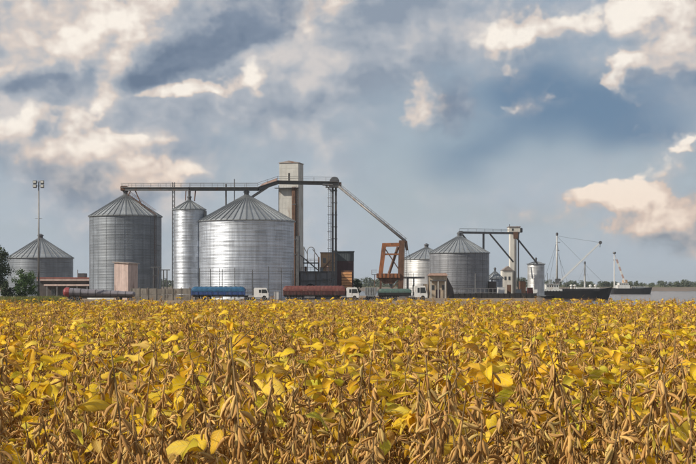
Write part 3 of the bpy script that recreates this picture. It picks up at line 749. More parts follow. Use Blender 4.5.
f = Frame(345, 362); slate = thing('dryer_tower', 'dark slate grey boxy dryer block with maroon lower storey', 'building', f.loc())
MB().box(f.x_(333.5), f.x_(354), 0, 7, f.z_(261), f.z_(251.8)).build('upper_cladding', 'slate_clad', slate)
MB().box(f.x_(333.7), f.x_(353.8), 0.06, 7, 0, f.z_(261)).build('lower_cladding', 'maroon_clad', slate)
MB().box(f.x_(333), f.x_(354.5), -0.25, 7.2, f.z_(251.8), f.z_(251.1)).build('roof', 'slate_clad', slate)
cm = MB().box(-0.05, 0.05, -0.06, 0.0, f.z_(261), f.z_(251.8)).mesh('cladding_seam')
for k in range(9): place('cladding_seam', cm, 'slate_clad', slate, (f.x_(334.5 + k * 2.3), 0, 0))

f = Frame(346.7, 349); lou = thing('louvred_cabinet', 'orange slatted air intake box in front of the dryer block', 'intake box', f.loc())
MB().box(f.x_(341.2), f.x_(352.3), 0, 3.0, 0, f.z_(270.5)).build('casing', 'rust_steel', lou)
for k in range(6):
    zt = f.z_(272.2 + k * 2.75)
    MB().prism([(-0.02, zt - 0.52), (-0.34, zt - 0.6), (-0.30, zt - 0.02), (-0.02, zt)], f.x_(341.6), f.x_(351.9), axis='X').build('slat', 'orange_slat', lou)

def pink_shed():
    f = Frame(128, 322); t = thing('small_shed', 'small pink plastered shed with sloping tin roof before the dark silo', 'shed', f.loc(), R(0))
    # stands corner-on: the pink front runs to the left, the shaded flank back to the right
    a = R(28)
    L = (f.x_(128) - f.x_(113)) / math.cos(a) ; W = (f.x_(142.5) - f.x_(128)) / math.sin(R(62))
    t.rotation_euler.z = -a + R(0)
    zl, zr = f.z_(262.3), f.z_(263.6)
    # local x runs back-left along the front, y runs back along the flank
    MB().prism([(-L, 0), (0, 0), (0, zr), (-L, zl)], 0, W * 0.98).build('wall', 'pink_wall', t)
    MB().prism([(-L - 0.35, zl), (0.4, zr), (0.4, zr + 0.16), (-L - 0.35, zl + 0.16)], -0.35, W + 0.3).build('roof', 'tin_roof', t)
    MB().box(0.005, 0.06, W * 0.3, W * 0.62, 0, 2.2).build('door', 'maroon_clad', t)
pink_shed()

def low_store():
    f = Frame(78, 350); t = thing('low_store', 'long low dark store with pink roof edge behind the light mast', 'building', f.loc())
    MB().box(f.x_(38), f.x_(118), 0, 9, 0, f.z_(285)).build('wall', 'dark_wall', t)
    MB().box(f.x_(37.5), f.x_(97), -0.8, 9, f.z_(280.8), f.z_(278.6)).build('upper_roof', 'pink_fascia', t)
    MB().box(f.x_(37.3), f.x_(97.3), -0.9, 9.1, f.z_(278.6), f.z_(277.4)).build('roof_edge', 'red_fascia', t)
    MB().box(f.x_(40), f.x_(96), 0.1, 8.9, f.z_(285), f.z_(280.8)).build('clerestory', 'dark_wall', t)
    MB().box(f.x_(45), f.x_(118.5), -1.4, -0.02, f.z_(286), f.z_(284.2)).build('canopy', 'pink_fascia', t)
    pm = MB().box(-0.12, 0.12, -1.3, -1.06, 0, f.z_(286)).mesh('canopy_post')
    for px in range(48, 119, 10): place('canopy_post', pm, 'grey_steel', t, (f.x_(px), 0, 0))
    for px in (53, 64, 75, 86, 97, 108): pane_window(t, f.x_(px - 2), f.x_(px + 2), f.z_(295), f.z_(289), 0)
    MB().box(f.x_(76), f.x_(83.5), 2, 5, f.z_(277.4), f.z_(273.2)).build('roof_tank', 'dark_steel', t, bevel=0.08)
    MB().tube(f.p(75.4, 277.4, 3), f.p(75.4, 269.5, 3), 0.12, 6).build('flue', 'grey_steel', t)
    MB().box(f.x_(88), f.x_(96), 3, 6, f.z_(277.4), f.z_(275.6)).build('roof_unit', 'pink_fascia', t, bevel=0.05)
low_store()

def beige_office():
    f = Frame(440, 378 - 16); t = thing('weigh_office', 'beige weigh office with porch in front of the big dark silo', 'building', f.loc())
    MB().box(f.x_(429), f.x_(447), 0, 5, 0, f.z_(275.6)).build('wall', 'beige_wall', t)
    MB().prism([(f.x_(427.5), f.z_(275.6)), (f.x_(448), f.z_(275.6)), (f.x_(446), f.z_(273.2)), (f.x_(430), f.z_(273.4))], -0.8, 5.3).build('roof', 'pale_end', t)
    MB().box(f.x_(430), f.x_(446), -0.9, -0.02, f.z_(281.2), f.z_(280.2)).build('porch_roof', 'dark_steel', t)
    for px in (430.8, 438.0, 445.2): MB().box(f.x_(px) - 0.14, f.x_(px) + 0.14, -0.85, -0.55, 0, f.z_(281.2)).build('porch_post', 'concrete', t)
    MB().box(f.x_(436), f.x_(440), -0.05, 0.02, 0, 2.3).build('door', 'maroon_clad', t)
    for px in (433, 443.2): pane_window(t, f.x_(px - 1.4), f.x_(px + 1.4), f.z_(290), f.z_(285), 0)
    MB().prism([(f.x_(447.2), 0), (f.x_(455.5), 0), (f.x_(453), f.z_(288)), (f.x_(447.2), f.z_(277))], 0.6, 4).build('lean_to', 'dark_wall', t)
    MB().box(f.x_(424), f.x_(427.6), 0.4, 4, 0, f.z_(284)).build('annex', 'beige_wall', t)
beige_office()

def white_tower():
    f = Frame(513.5, 424); t = thing('elevator_tower', 'slender white elevator tower with head house near the ship', 'tower', f.loc())
    MB().box(f.x_(510.2), f.x_(516.6), 0, 3.2, 0, f.z_(232)).build('shaft', 'concrete_white', t, bevel=0.05)
    MB().box(f.x_(508.8), f.x_(520), -0.6, 3.8, f.z_(232), f.z_(227.2)).build('head_house', 'concrete_white', t, bevel=0.05)
    MB().box(f.x_(508.3), f.x_(520.5), -0.8, 4.0, f.z_(227.2), f.z_(226.5)).build('roof', 'tin_roof', t)
    pane_window(t, f.x_(511.5), f.x_(513.3), f.z_(230.8), f.z_(228.6), -0.6)
    MB().box(f.x_(520), f.x_(522.6), 0, 1.6, f.z_(232.5), f.z_(228)).build('drive_motor', 'dark_steel', t, bevel=0.1)
    MB().box(f.x_(518.0), f.x_(519.2), 0.2, 0.8, 0, f.z_(232)).build('elevator_leg', 'dark_steel', t)
    MB().box(f.x_(514.3), f.x_(515.5), -0.5, -0.02, 0, f.z_(233)).build('elevator_leg', 'grey_steel', t)
    MB().tube(f.p(509.5, 227, 0), f.p(509.5, 224.2, 0), 0.10, 6).build('antenna', 'dark_steel', t)
    # the lower house at its foot
    MB().box(f.x_(502), f.x_(512), -1.0, 4, 0, f.z_(270.5)).build('annex_wall', 'concrete_white', t)
    MB().prism([(f.x_(501.5), f.z_(270.5)), (f.x_(512.5), f.z_(270.5)), (f.x_(508), f.z_(266))], -1.3, 4.2).build('annex_roof', 'tin_roof', t)
    pane_window(t, f.x_(504), f.x_(506), f.z_(280), f.z_(276.5), -1.0)
    pane_window(t, f.x_(508), f.x_(510), f.z_(280), f.z_(276.5), -1.0)
white_tower()

def conveyor_two():
    f = Frame(487, 412); t = thing('conveyor_bridge', 'second conveyor bridge from the dark silo to the white tower', 'conveyor', f.loc())
    P = lambda px, py, dy=0.0: Vector(f.p(px, py, dy))
    MB().beam(P(457.5, 233.2, -6), P(519, 233.2, 0), 0.9, 0.65).build('trough', 'dark_steel', t)
    rail_run(t, [P(458, 232.4, -6.4), P(509, 232.4, -0.8)], 0.9, 2.4, 'dark_steel')
    MB().tube(P(482.5, 233, -3), P(482.5, 300, -3), 0.32, 8).build('support_post', 'dark_steel', t)
    for a, b in (((489.5, 234), (514, 262)), ((515.5, 237), (538, 263.5)), ((462, 234.5), (468, 241))):
        MB().tube(P(*a, -1), P(*b, 1.5), 0.26, 8).build('spout', 'dark_steel', t)
    MB().box(f.x_(457), f.x_(461), -7, -5, f.z_(236.4), f.z_(231.8)).build('drive_housing', 'dark_steel', t, bevel=0.1)
    MB().box(f.x_(513), f.x_(517.5), -1.6, -0.9, f.z_(239), f.z_(232)).build('transfer_box', 'rust_steel', t, bevel=0.05)
conveyor_two()


# ------------------------------------------------------------------ yard furniture
def floodlight_mast():
    f = Frame(38.7, 298); t = thing('floodlight_mast', 'tall slender floodlight mast with four lamps at left edge', 'light mast', f.loc())
    MB().tube((0, 0, 0), (0, 0, f.z_(180.5)), 0.24, 10, 0.13).build('pole', 'grey_steel', t, smooth=True)
    MB().box(-0.34, 0.34, -0.34, 0.34, 0, 0.12).build('base_plate', 'grey_steel', t)
    for py in (182, 186): MB().beam((-0.95, 0, f.z_(py)), (0.95, 0, f.z_(py)), 0.09, 0.09).build('lamp_arm', 'dark_steel', t)
    for py in (182.4, 186.4):
        for s in (-0.82, 0.82):
            z = f.z_(py)
            o = MB().prism([(-0.34, 0.34), (0.30, 0.42), (0.30, -0.42), (-0.34, -0.25)], s - 0.38, s + 0.38, axis='X').build('lamp_head', 'dark_steel', t, bevel=0.04, loc=(0, -0.15, z + 0.05))
            MB().box(s - 0.31, s + 0.31, -0.37, -0.345, -0.2, 0.28).build('lens', 'lamp_glass', o)
    MB().beam((-0.75, 0, f.z_(218.5)), (0.75, 0, f.z_(218.5)), 0.08, 0.08).build('step_bar', 'grey_steel', t)
    MB().box(-0.25, 0.25, -0.5, -0.2, 1.2, 2.0).build('switch_box', 'grey_steel', t)
floodlight_mast()

def precast_wall():
    f = Frame(160, 316); t = thing('panel_wall', 'low brown precast panel wall left of the blue truck', 'wall', f.loc())
    x = f.x_(131); k = 0
    while x < f.x_(190):
        h = f.z_(288.6) + rng.uniform(-0.05, 0.05)
        w = 1.95
        MB().box(x + 0.10, x + w - 0.10, 0, 0.1, 0.0, h * 0.5 - 0.02).build('panel', 'precast', t)
        MB().box(x + 0.10, x + w - 0.10, 0, 0.1, h * 0.5 + 0.02, h).build('panel', 'precast', t)
        MB().box(x - 0.1, x + 0.1, -0.08, 0.18, 0, h + 0.18).build('post', 'precast', t)
        x += w; k += 1
    MB().box(x - 0.1, x + 0.1, -0.08, 0.18, 0, f.z_(288)).build('post', 'precast', t)
precast_wall()

def pipe_frame(px0, px1, top, label):
    f = Frame((px0 + px1) / 2, 320); t = thing('pipe_frame', label, 'frame', f.loc(), group=None)
    for px in (px0, px1):
        MB().tube((f.x_(px), 0, 0), f.p(px, top, 0), 0.14, 7).build('post', 'dark_steel', t)
    MB().tube(f.p(px0 - 3, top + 0.4), f.p(px1 + 3, top + 0.4), 0.12, 7).build('crossbar', 'dark_steel', t)
    MB().tube(f.p(px0, top + 9), f.p(px1, top + 9), 0.08, 6).build('lower_bar', 'dark_steel', t)
pipe_frame(153.5, 158.5, 267, 'taller dark pipe frame standing by the shed above the panel wall')
pipe_frame(163.5, 167, 269.5, 'narrow dark pipe frame standing just left of the lattice mast')

# upright pipes with a common rail in front of the largest silo, and short yard poles
f = Frame(246, 316); rail = thing('aeration_piping', 'row of thin upright pipes joined by one rail before the largest silo', 'pipework', f.loc())
for px, top in ((199.5, 268), (210.5, 269), (219.5, 268.5), (222.3, 269), (234.8, 267.5), (252.5, 270), (268.5, 266.5), (281.5, 268), (292.5, 270)):
    MB().tube((f.x_(px), 0, 0), f.p(px, top), 0.10, 6).build('upright_pipe', 'dark_steel', rail)
MB().tube(f.p(199, 285), f.p(293, 285), 0.05, 5).build('rail', 'dark_steel', rail)
MB().tube(f.p(199, 271.5), f.p(293, 271.5), 0.035, 5).build('rail', 'dark_steel', rail)
def pole(px, d, top, r, label, arm=False):
    f = Frame(px, d); t = thing('pole', label, 'pole', f.loc())
    MB().tube((0, 0, 0), (0, 0, f.z_(top)), r, 7, r * 0.7).build('shaft', 'grey_steel', t)
    if arm: MB().tube((0, 0, f.z_(top)), (0.9, 0, f.z_(top) + 0.15), r * 0.6, 6).build('arm', 'grey_steel', t)
    MB().box(-0.25, 0.25, -0.25, 0.25, 0, 0.1).build('base_plate', 'grey_steel', t)
    return t
pole(475.3, 374, 273.5, 0.13, 'thin pale pole standing in front of the big dark silo')


f = Frame(472, 372); fen = thing('yard_railing', 'long metal yard railing at the foot of the big dark silo', 'railing', f.loc())
rail_run(fen, [(f.x_(452), 0, 0), (f.x_(497), 0, 0)], f.z_(288.5), 1.1, 'grey_steel', 0.07)
f = Frame(492, 385); mach = thing('yard_container', 'dark brown container between big dark silo and tiny silo', 'container', f.loc())
MB().box(f.x_(488.5), f.x_(496.5), 0, 2.4, 0.15, f.z_(281.5)).build('body', 'dark_wall', mach)
cm = MB().box(-0.06, 0.06, -0.05, 0, 0.2, f.z_(282)).mesh('corrugation')
for k in range(7): place('corrugation', cm, 'dark_wall', mach, (f.x_(489 + k), 0, 0))
for px in (489, 496): MB().box(f.x_(px) - .12, f.x_(px) + .12, -0.02, 2.3, 0, 0.15).build('skid', 'dark_steel', mach)

def dark_wall():
    f = Frame(500, 362); t = thing('boundary_wall', 'low black boarded wall in front of the quay and second tower', 'wall', f.loc())
    x0, x1 = f.x_(453), f.x_(537); n = 15; w = (x1 - x0) / n
    for k in range(n):
        MB().box(x0 + k * w + 0.06, x0 + (k + 1) * w - 0.06, 0, 0.12, 0.0, f.z_(293.4) + rng.uniform(-.12, .12)).build('board_panel', 'quay_timber', t)
        MB().box(x0 + k * w - 0.07, x0 + k * w + 0.07, -0.08, 0.16, 0, f.z_(292.8)).build('post', 'quay_timber', t)
dark_wall()

def crate(px, d, w, top, m, label, z=YARD):
    f = Frame(px, d, z); t = thing('cargo_box', label, 'box', f.loc(), rng.uniform(-0.2, 0.2))
    h = f.z_(top); w = w / F * d
    MB().box(-w / 2, w / 2, 0, w * 0.8, 0.12, h).build('body', m, t, bevel=0.04)
    for s in (-1, 0, 1): MB().box(s * w * 0.4 - 0.07, s * w * 0.4 + 0.07, 0.02, w * 0.78, 0, 0.12).build('runner', 'quay_timber', t)
    MB().box(-w / 2 - 0.03, w / 2 + 0.03, -0.03, w * 0.8 + 0.03, h, h + 0.06).build('lid', m, t)
crate(501.5, 402, 6.5, 287.5, 'white_paint', 'white cargo box below the white elevator tower')
crate(509, 404, 4, 285, 'rust_steel', 'rusty cargo box standing right of the white cargo box')
crate(523, 404, 6, 281.5, 'rust_steel', 'taller rusty box between white tower and pale small silo')
crate(519, 398, 5, 289.5, 'grey_paint', 'low grey box at foot of the white tower')
crate(530.5, 400, 5, 288, 'maroon_paint', 'maroon box in front of the pale small silo')
crate(276.5, 318, 4.5, 292, 'white_paint', 'small white box on the ground between the two tarped trucks')
crate(535.5, 402, 4, 289.5, 'white_paint', 'white box on the quay beside the ship deckhouse')


# ------------------------------------------------------------------ trucks
def wheel_mesh():
    ty = MB().lathe([(0.30, -0.15), (0.47, -0.15), (0.52, -0.10), (0.52, 0.10), (0.47, 0.15), (0.30, 0.15)], 20, axis='Y').mesh('tyre')
    ri = MB().lathe([(0.10, -0.10), (0.26, -0.155), (0.31, -0.156), (0.31, 0.156), (0.26, 0.155), (0.10, 0.10)], 16, axis='Y').mesh('rim')
    return ty, ri
TYRE, RIM = wheel_mesh()
def wheel(t, x, y):
    o = place('wheel', TYRE, 'rubber', t, (x, y, 0.52)); o.name = 'wheel'
    place('rim', RIM, 'rim', o)

def truck(px_rear, px_front, d, trailer_px, label, tarp, side, end, ribs, top_py, cab_px, gap, tarp_front_drop=0.0, cab_m='white_paint', cab_top=288):
    f = Frame(px_rear, d); t = thing('truck', label, 'truck', f.loc(), group='trucks parked in the yard')
    L = f.x_(trailer_px); top = f.z_(top_py); xc0 = f.x_(cab_px[0]); xc1 = f.x_(cab_px[1]); ct = f.z_(cab_top)
    W = 1.27
    # trailer
    MB().box(0, L, -W, W, 1.15, 1.35).build('bed', 'chassis', t)
    zs = 1.35 + (top - 1.35) * 0.52
    for sy in (-1, 1):
        n = max(4, int(L / 1.35)); pw = (L - 0.1) / n
        for k in range(n):
            MB().box(0.06 + k * pw, 0.06 + (k + 1) * pw - 0.05, sy * W - 0.04, sy * W + 0.04, 1.36, zs).build('side_panel', side, t)
        sm = MB().box(-0.05, 0.05, -0.04, 0.04, 1.1, zs + 0.05).mesh('side_stake')
        for k in range(n + 1): place('side_stake', sm, side, t, (0.06 + k * pw, sy * (W + 0.05), 0))
    MB().box(-0.06, 0.06, -W, W, 1.2, zs + 0.25).build('tailgate', end, t)
    MB().box(L - 0.06, L + 0.06, -W, W, 1.36, zs + 0.35).build('headboard', side, t)
    g = []; nx = ribs * 4
    for i in range(nx + 1):
        u = i / nx; sag = 0.07 * abs(math.sin(u * ribs * math.pi)) ; x = -0.10 + (L + 0.2) * u
        endf = min(1.0, u * L / 0.7 + 0.35, (1 - u) * L / 0.9 + 0.45)
        tp = zs + (top - zs) * endf - sag - tarp_front_drop * u
        row = []
        for j in range(13):
            a = math.pi * j / 12; yy = -math.cos(a); zz = math.sin(a) ** 0.75
            row.append((x, yy * (W + 0.10 - sag * 0.5 * zz), zs - 0.28 + (tp - zs + 0.28) * zz))
        g.append(row)
    tb = MB(); tb.quads(g)
    tb.build('tarpaulin', tarp, t, smooth=True)
    rp = MB().box(-0.02, 0.02, -0.02, 0.02, 1.2, zs - 0.2).mesh('tarp_strap')
    for k in range(ribs): place('tarp_strap', rp, 'chassis', t, (0.4 + k * L / ribs, -(W + 0.13), 0))
    gp = [(x, y) for x, y in ((-0.03, 0),)]
    MB().prism([(-W, zs)] + [(-math.cos(math.pi * j / 10) * W, zs + (top - zs) * 0.35 * math.sin(math.pi * j / 10)) for j in range(1, 10)] + [(W, zs)], -0.08, 0.0, axis='X').build('end_flap', end, t)
    for y in (-0.45, 0.45): MB().box(0.2, xc1 - 0.6, y - 0.06, y + 0.06, 0.85, 1.14).build('chassis_rail', 'chassis', t)
    ax = [1.3, 2.6, 3.9, xc0 - gap, xc0 - gap + 1.3, xc1 - 1.0]
    for x in ax:
        for y in (-1.0, 1.0): wheel(t, x, y)
        MB().tube((x, -1.0, 0.52), (x, 1.0, 0.52), 0.08, 8).build('axle', 'chassis', t)
    for x in (0.9, xc0 - gap - 0.4):
        MB().box(x, x + 0.03, -1.2, 1.2, 0.35, 1.0).build('mudflap', 'rubber', t)
    MB().box(4.8, 7.2, -1.15, -1.09, 0.55, 1.05).build('side_guard', 'grey_steel', t)
    MB().lathe([(0.30, -0.6), (0.33, -0.55), (0.33, 0.55), (0.30, 0.6)], 16, axis='X', c=(xc0 - 0.6, -0.95, 0.85)).build('fuel_tank', 'rim', t)
    # cab
    cl = xc1 - xc0; w2 = 1.22
    prof = [(xc0, 0.75), (xc1 - 1.45, 0.75), (xc1 - 1.38, 1.02), (xc1 - 1.15, 1.16), (xc1 - 0.85, 1.16), (xc1 - 0.62, 1.02), (xc1 - 0.55, 0.62), (xc1, 0.62), (xc1, 1.55), (xc1 - 0.14, 1.75),
            (xc1 - 0.42, ct - 0.12), (xc1 - 0.62, ct), (xc0 + 0.3, ct + 0.02), (xc0, ct - 0.15)]
    cab = MB().prism(prof, -w2, w2).build('cab', cab_m, t, bevel=0.035)
    # side windows, windscreen, doors
    for sy in (-1, 1):
        y = sy * (w2 + 0.006)
        wx0, wx1 = xc1 - 1.62, xc1 - 0.52
        MB().prism([(wx0, 1.72), (wx1 + 0.22, 1.72), (wx1 - 0.03, ct - 0.35), (wx0, ct - 0.35)], min(y, y + sy * 0.012), max(y, y + sy * 0.012)).build('side_window', 'dark_glass', t)
        if cl > 2.4:
            MB().prism([(wx0 - 0.62, 1.80), (wx0 - 0.12, 1.80), (wx0 - 0.12, ct - 0.4), (wx0 - 0.62, ct - 0.4)], min(y, y + sy * 0.012), max(y, y + sy * 0.012)).build('sleeper_window', 'dark_glass', t)
        dd = MB().box(xc1 - 1.70, xc1 - 0.42, min(y, y + sy * 0.006), max(y, y + sy * 0.006), 1.2, 1.66).build('door_skin', cab_m, t)
        MB().box(xc1 - 1.62, xc1 - 1.42, min(y, y + sy * 0.04), max(y, y + sy * 0.04), 1.5, 1.55).build('handle', 'chassis', dd)
        MB().box(xc1 - 0.42, xc1 - 0.30, sy * (w2 + 0.22) - 0.08, sy * (w2 + 0.22) + 0.08, 1.7, 2.25).build('mirror', 'chassis', t)
        MB().box(xc1 - 0.02, xc1 + 0.03, sy * 0.95 - 0.16, sy * 0.95 + 0.16, 0.75, 0.95).build('headlight', 'lamp_glass', t)
        MB().box(-0.10, -0.05, sy * 0.95 - 0.14, sy * 0.95 + 0.14, 0.95, 1.12).build('tail_light', 'red_paint', t)
    MB().quads([[(xc1 - 0.11, -1.05, 1.78), (xc1 - 0.11, 1.05, 1.78)], [(xc1 - 0.40, -1.0, ct - 0.18), (xc1 - 0.40, 1.0, ct - 0.18)]]).build('windscreen', 'dark_glass', t)
    MB().box(xc1 - 0.12, xc1 + 0.12, -w2, w2, 0.42, 0.74).build('bumper', 'grey_paint', t, bevel=0.03)
    MB().box(xc1 + 0.002, xc1 + 0.03, -0.8, 0.8, 0.98, 1.48).build('grille', 'chassis', t)
    MB().tube((xc0 - 0.25, 0.9, 0.9), (xc0 - 0.25, 0.9, ct + 0.2), 0.08, 8).build('exhaust_stack', 'chassis', t)
    MB().box(xc0 - gap - 0.3, xc0 - gap + 0.9, -0.5, 0.5, 1.0 + 0.141, 1.149).build('fifth_wheel', 'chassis', t)
    return t
truck(192.0, 269, 310, 245, 'truck with rounded blue tarp on its trailer and white cab', 'blue_tarp', 'blue_paint', 'blue_paint', 11, 286.4, (254.2, 269), 1.7)
truck(283.5, 359, 310, 345, 'truck with ribbed red brown tarp on its trailer and pale cab', 'maroon_tarp', 'maroon_paint', 'pale_end', 17, 285.6, (346.3, 359), 1.2, cab_top=287.5)
truck(378, 427, 312, 411, 'truck with dark green tarp under the orange gantry', 'green_tarp', 'chassis', 'grey_paint', 7, 288.5, (414, 427), 1.2, cab_top=286)

def grey_trailer():
    f = Frame(66.5, 304); t = thing('tank_trailer', 'long low grey rounded trailer with bright red end before the low store', 'trailer', f.loc())
    L = f.x_(133.5); zt0, zt1 = f.z_(287.6), f.z_(291.6); zb = 0.9
    g = []
    for i in range(25):
        u = i / 24; x = L * u; top = zt0 + (zt1 - zt0) * u - 0.04 * abs(math.sin(u * 9 * math.pi)); cz = (top + zb) / 2; rz = (top - zb) / 2
        g.append([(x, -1.25 * math.cos(2 * math.pi * j / 20), cz + rz * math.sin(2 * math.pi * j / 20)) for j in range(21)])
    MB().quads(g).build('tank_body', 'grey_tarp', t, smooth=True)
    cz, rz = (zt0 + zb) / 2, (zt0 - zb) / 2
    cap = []
    for i in range(8):
        u = max(0, (i - 1) / 6); k_ = max(0.02, math.sqrt(max(0, 1 - u * u))); xx = 0.75 if i == 0 else -0.75 * u
        cap.append([(xx, -1.28 * k_ * math.cos(2 * math.pi * j / 20), cz + (rz + 0.04) * k_ * math.sin(2 * math.pi * j / 20)) for j in range(21)])
    MB().quads(cap).build('end_cap', 'red_paint', t, smooth=True)
    cap = []
    zt, zc, rr = zt1, (zt1 + zb) / 2, (zt1 - zb) / 2
    for i in range(5):
        a = math.pi / 2 * i / 4
        cap.append([(L + 0.4 * math.sin(a), -1.25 * max(0.02, math.cos(a)) * math.cos(2 * math.pi * j / 20), zc + rr * max(0.02, math.cos(a)) * math.sin(2 * math.pi * j / 20)) for j in range(21)])
    MB().quads(cap).build('front_end', 'grey_tarp', t, smooth=True)
    for y in (-0.45, 0.45): MB().box(0.6, L - 0.5, y - 0.07, y + 0.07, 0.7, 1.1).build('chassis_rail', 'chassis', t)
    for x in (1.4, 2.7, L - 3.2):
        for y in (-1.0, 1.0): wheel(t, x, y)
        MB().tube((x, -1.0, 0.52), (x, 1.0, 0.52), 0.08, 8).build('axle', 'chassis', t)
    for x in (L - 1.2,):
        for y in (-0.7, 0.7): MB().box(x - 0.08, x + 0.08, y - 0.08, y + 0.08, 0, 0.8).build('landing_leg', 'chassis', t)
    bm_ = MB().lathe([(1.0, -0.04), (1.03, -0.04), (1.03, 0.04), (1.0, 0.04)], 24, axis='X', cap=False).mesh('band')
    for k in range(1, 9):
        u = k / 9; top = zt0 + (zt1 - zt0) * u
        o = place('band', bm_, 'chassis', t); o.location = (L * u, 0, (top + zb) / 2); o.scale = (1, 1.25, (top - zb) / 2)
grey_trailer()

def grey_hopper():
    f = Frame(370.5, 312); t = thing('hopper_wagon', 'small grey hopper wagon behind the green tarped truck', 'wagon', f.loc())
    x0, x1 = f.x_(365), f.x_(376.3); h = f.z_(287.5)
    MB().prism([(x0 + 0.5, 0.9), (x1 - 0.5, 0.9), (x1, 1.5), (x1, h), (x0, h), (x0, 1.5)], -1.1, 1.1).build('tub', 'grey_paint', t, bevel=0.03)
    rm = MB().box(-0.05, 0.05, -1.16, -1.1, 1.3, h).mesh('stake')
    for k in range(5): place('stake', rm, 'grey_steel', t, (x0 + 0.15 + k * (x1 - x0 - 0.3) / 4, 0, 0))
    for x in (x0 + 0.6, x1 - 0.6):
        for y in (-0.9, 0.9): wheel(t, x, y)
        MB().tube((x, -0.9, 0.52), (x, 0.9, 0.52), 0.08, 8).build('axle', 'chassis', t)
    MB().box(x0 + 0.3, x1 - 0.3, -0.5, 0.5, 0.6, 0.92).build('chassis_rail', 'chassis', t)
    MB().box(x1, x1 + 1.5, -0.08, 0.08, 0.65, 0.8).build('drawbar', 'chassis', t)
grey_hopper()


# ------------------------------------------------------------------ quay and ships
def quay():
    f = Frame(500, 436, WATER - 3.4); t = thing('quay', 'dark timber quay along the river edge below the white tower', 'quay', f.loc())
    x0, x1 = f.x_(432), f.x_(552); zt = YARD + 0.15 - f.z
    MB().box(x0, x1, 0.6, 7.0, zt - 0.35, zt).build('deck', 'quay_timber', t)
    MB().box(x0, x1, -6.0, 0.6, zt - 0.9, zt - 0.05).build('apron', 'quay_timber', t)
    pm = MB().tube((0, 0, 0), (0, 0, zt + 0.5), 0.22, 8).mesh('pile')
    k = x0 + 0.5
    while k < x1: place('pile', pm, 'quay_timber', t, (k, 7.1, 0)); k += 2.4
    fm = MB().box(-1.1, 1.1, 7.3, 7.45, zt - 1.2, zt + 0.05).mesh('fender_board')
    k = x0 + 1.7
    while k < x1 - 1: place('fender_board', fm, 'quay_timber', t, (k, 0, 0)); k += 2.4
quay()

def hull(t, x0, x1, zdeck, zbow, w, name='hull', m='hull_black', draft=1.2, stern_rake=0.04, bow_rake=0.12):
    """lofted hull, stern at x0 and bow at x1; local z = 0 is the water line"""
    g = []; n = 22; Lh = x1 - x0
    for i in range(n + 1):
        u = i / n
        hw = w / 2 * (min(1.0, (u / 0.10) ** 0.5 * 0.35 + 0.65) if u < 0.10 else (1.0 if u < 0.72 else max(0.03, math.cos((u - 0.72) / 0.28 * math.pi / 2) ** 0.7)))
        sheer = zdeck + (zbow - zdeck) * max(0, (u - 0.55) / 0.45) ** 2 + 0.25 * max(0, (0.15 - u) / 0.15)
        row = []
        for j in range(11):
            s = j / 10 * 2 - 1; a = abs(s)
            zz = -draft + (sheer + draft) * (max(0, (a - 0.45) / 0.55) ** 1.1)
            yy = (1 if s > 0 else -1) * hw * min(1, (a / 0.45)) * (0.80 + 0.20 * max(0, (a - 0.45) / 0.55))
            kk = (zz + draft) / (sheer + draft)
            xx = x0 + Lh * u + (u - 0.5) * 2 * (bow_rake if u > 0.5 else stern_rake) * Lh * 0.5 * (kk - 0.5) * abs(u - 0.5) * 2
            row.append((xx, yy, zz))
        g.append(row)
    b = MB(); b.quads(g); b.bm.faces.new([v for v in b.bm.verts[0:11]])
    V = b.bm.verts; V.ensure_lookup_table()
    for i in range(n): b.bm.faces.new((V[i * 11], V[i * 11 + 10], V[(i + 1) * 11 + 10], V[(i + 1) * 11]))
    return b.build(name, m, t)

def barge():
    f = Frame(490, 448, WATER); t = thing('barge', 'long low black barge moored along the timber quay', 'barge', f.loc())
    x0, x1 = f.x_(440), f.x_(508); h = f.z_(292.3)
    MB().prism([(x0 + 1.5, -1), (x1 - 2.5, -1), (x1, h), (x0, h)], -4, 4).build('hull', 'hull_black', t, bevel=0.08)
    MB().box(x0 + 3, x1 - 4, -2.8, 2.8, h, h + 0.7).build('hatch_coaming', 'hull_black', t)
    for k in range(6):
        a = x0 + 3.2 + k * (x1 - x0 - 7.4) / 6
        MB().box(a, a + (x1 - x0 - 7.4) / 6 - 0.15, -2.7, 2.7, h + 0.7, h + 0.95).build('hatch_cover', 'grey_steel', t)
    for a in (x0 + 1.2, x1 - 1.6):
        for y in (-3, 3): MB().tube((a, y, h), (a, y, h + 0.6), 0.2, 8).build('bollard', 'hull_black', t)
    rail_run(t, [(x0 + 1, -3.9, h), (x1 - 1, -3.9, h)], 0.8, 2.4, 'dark_steel', 0.05)
barge()

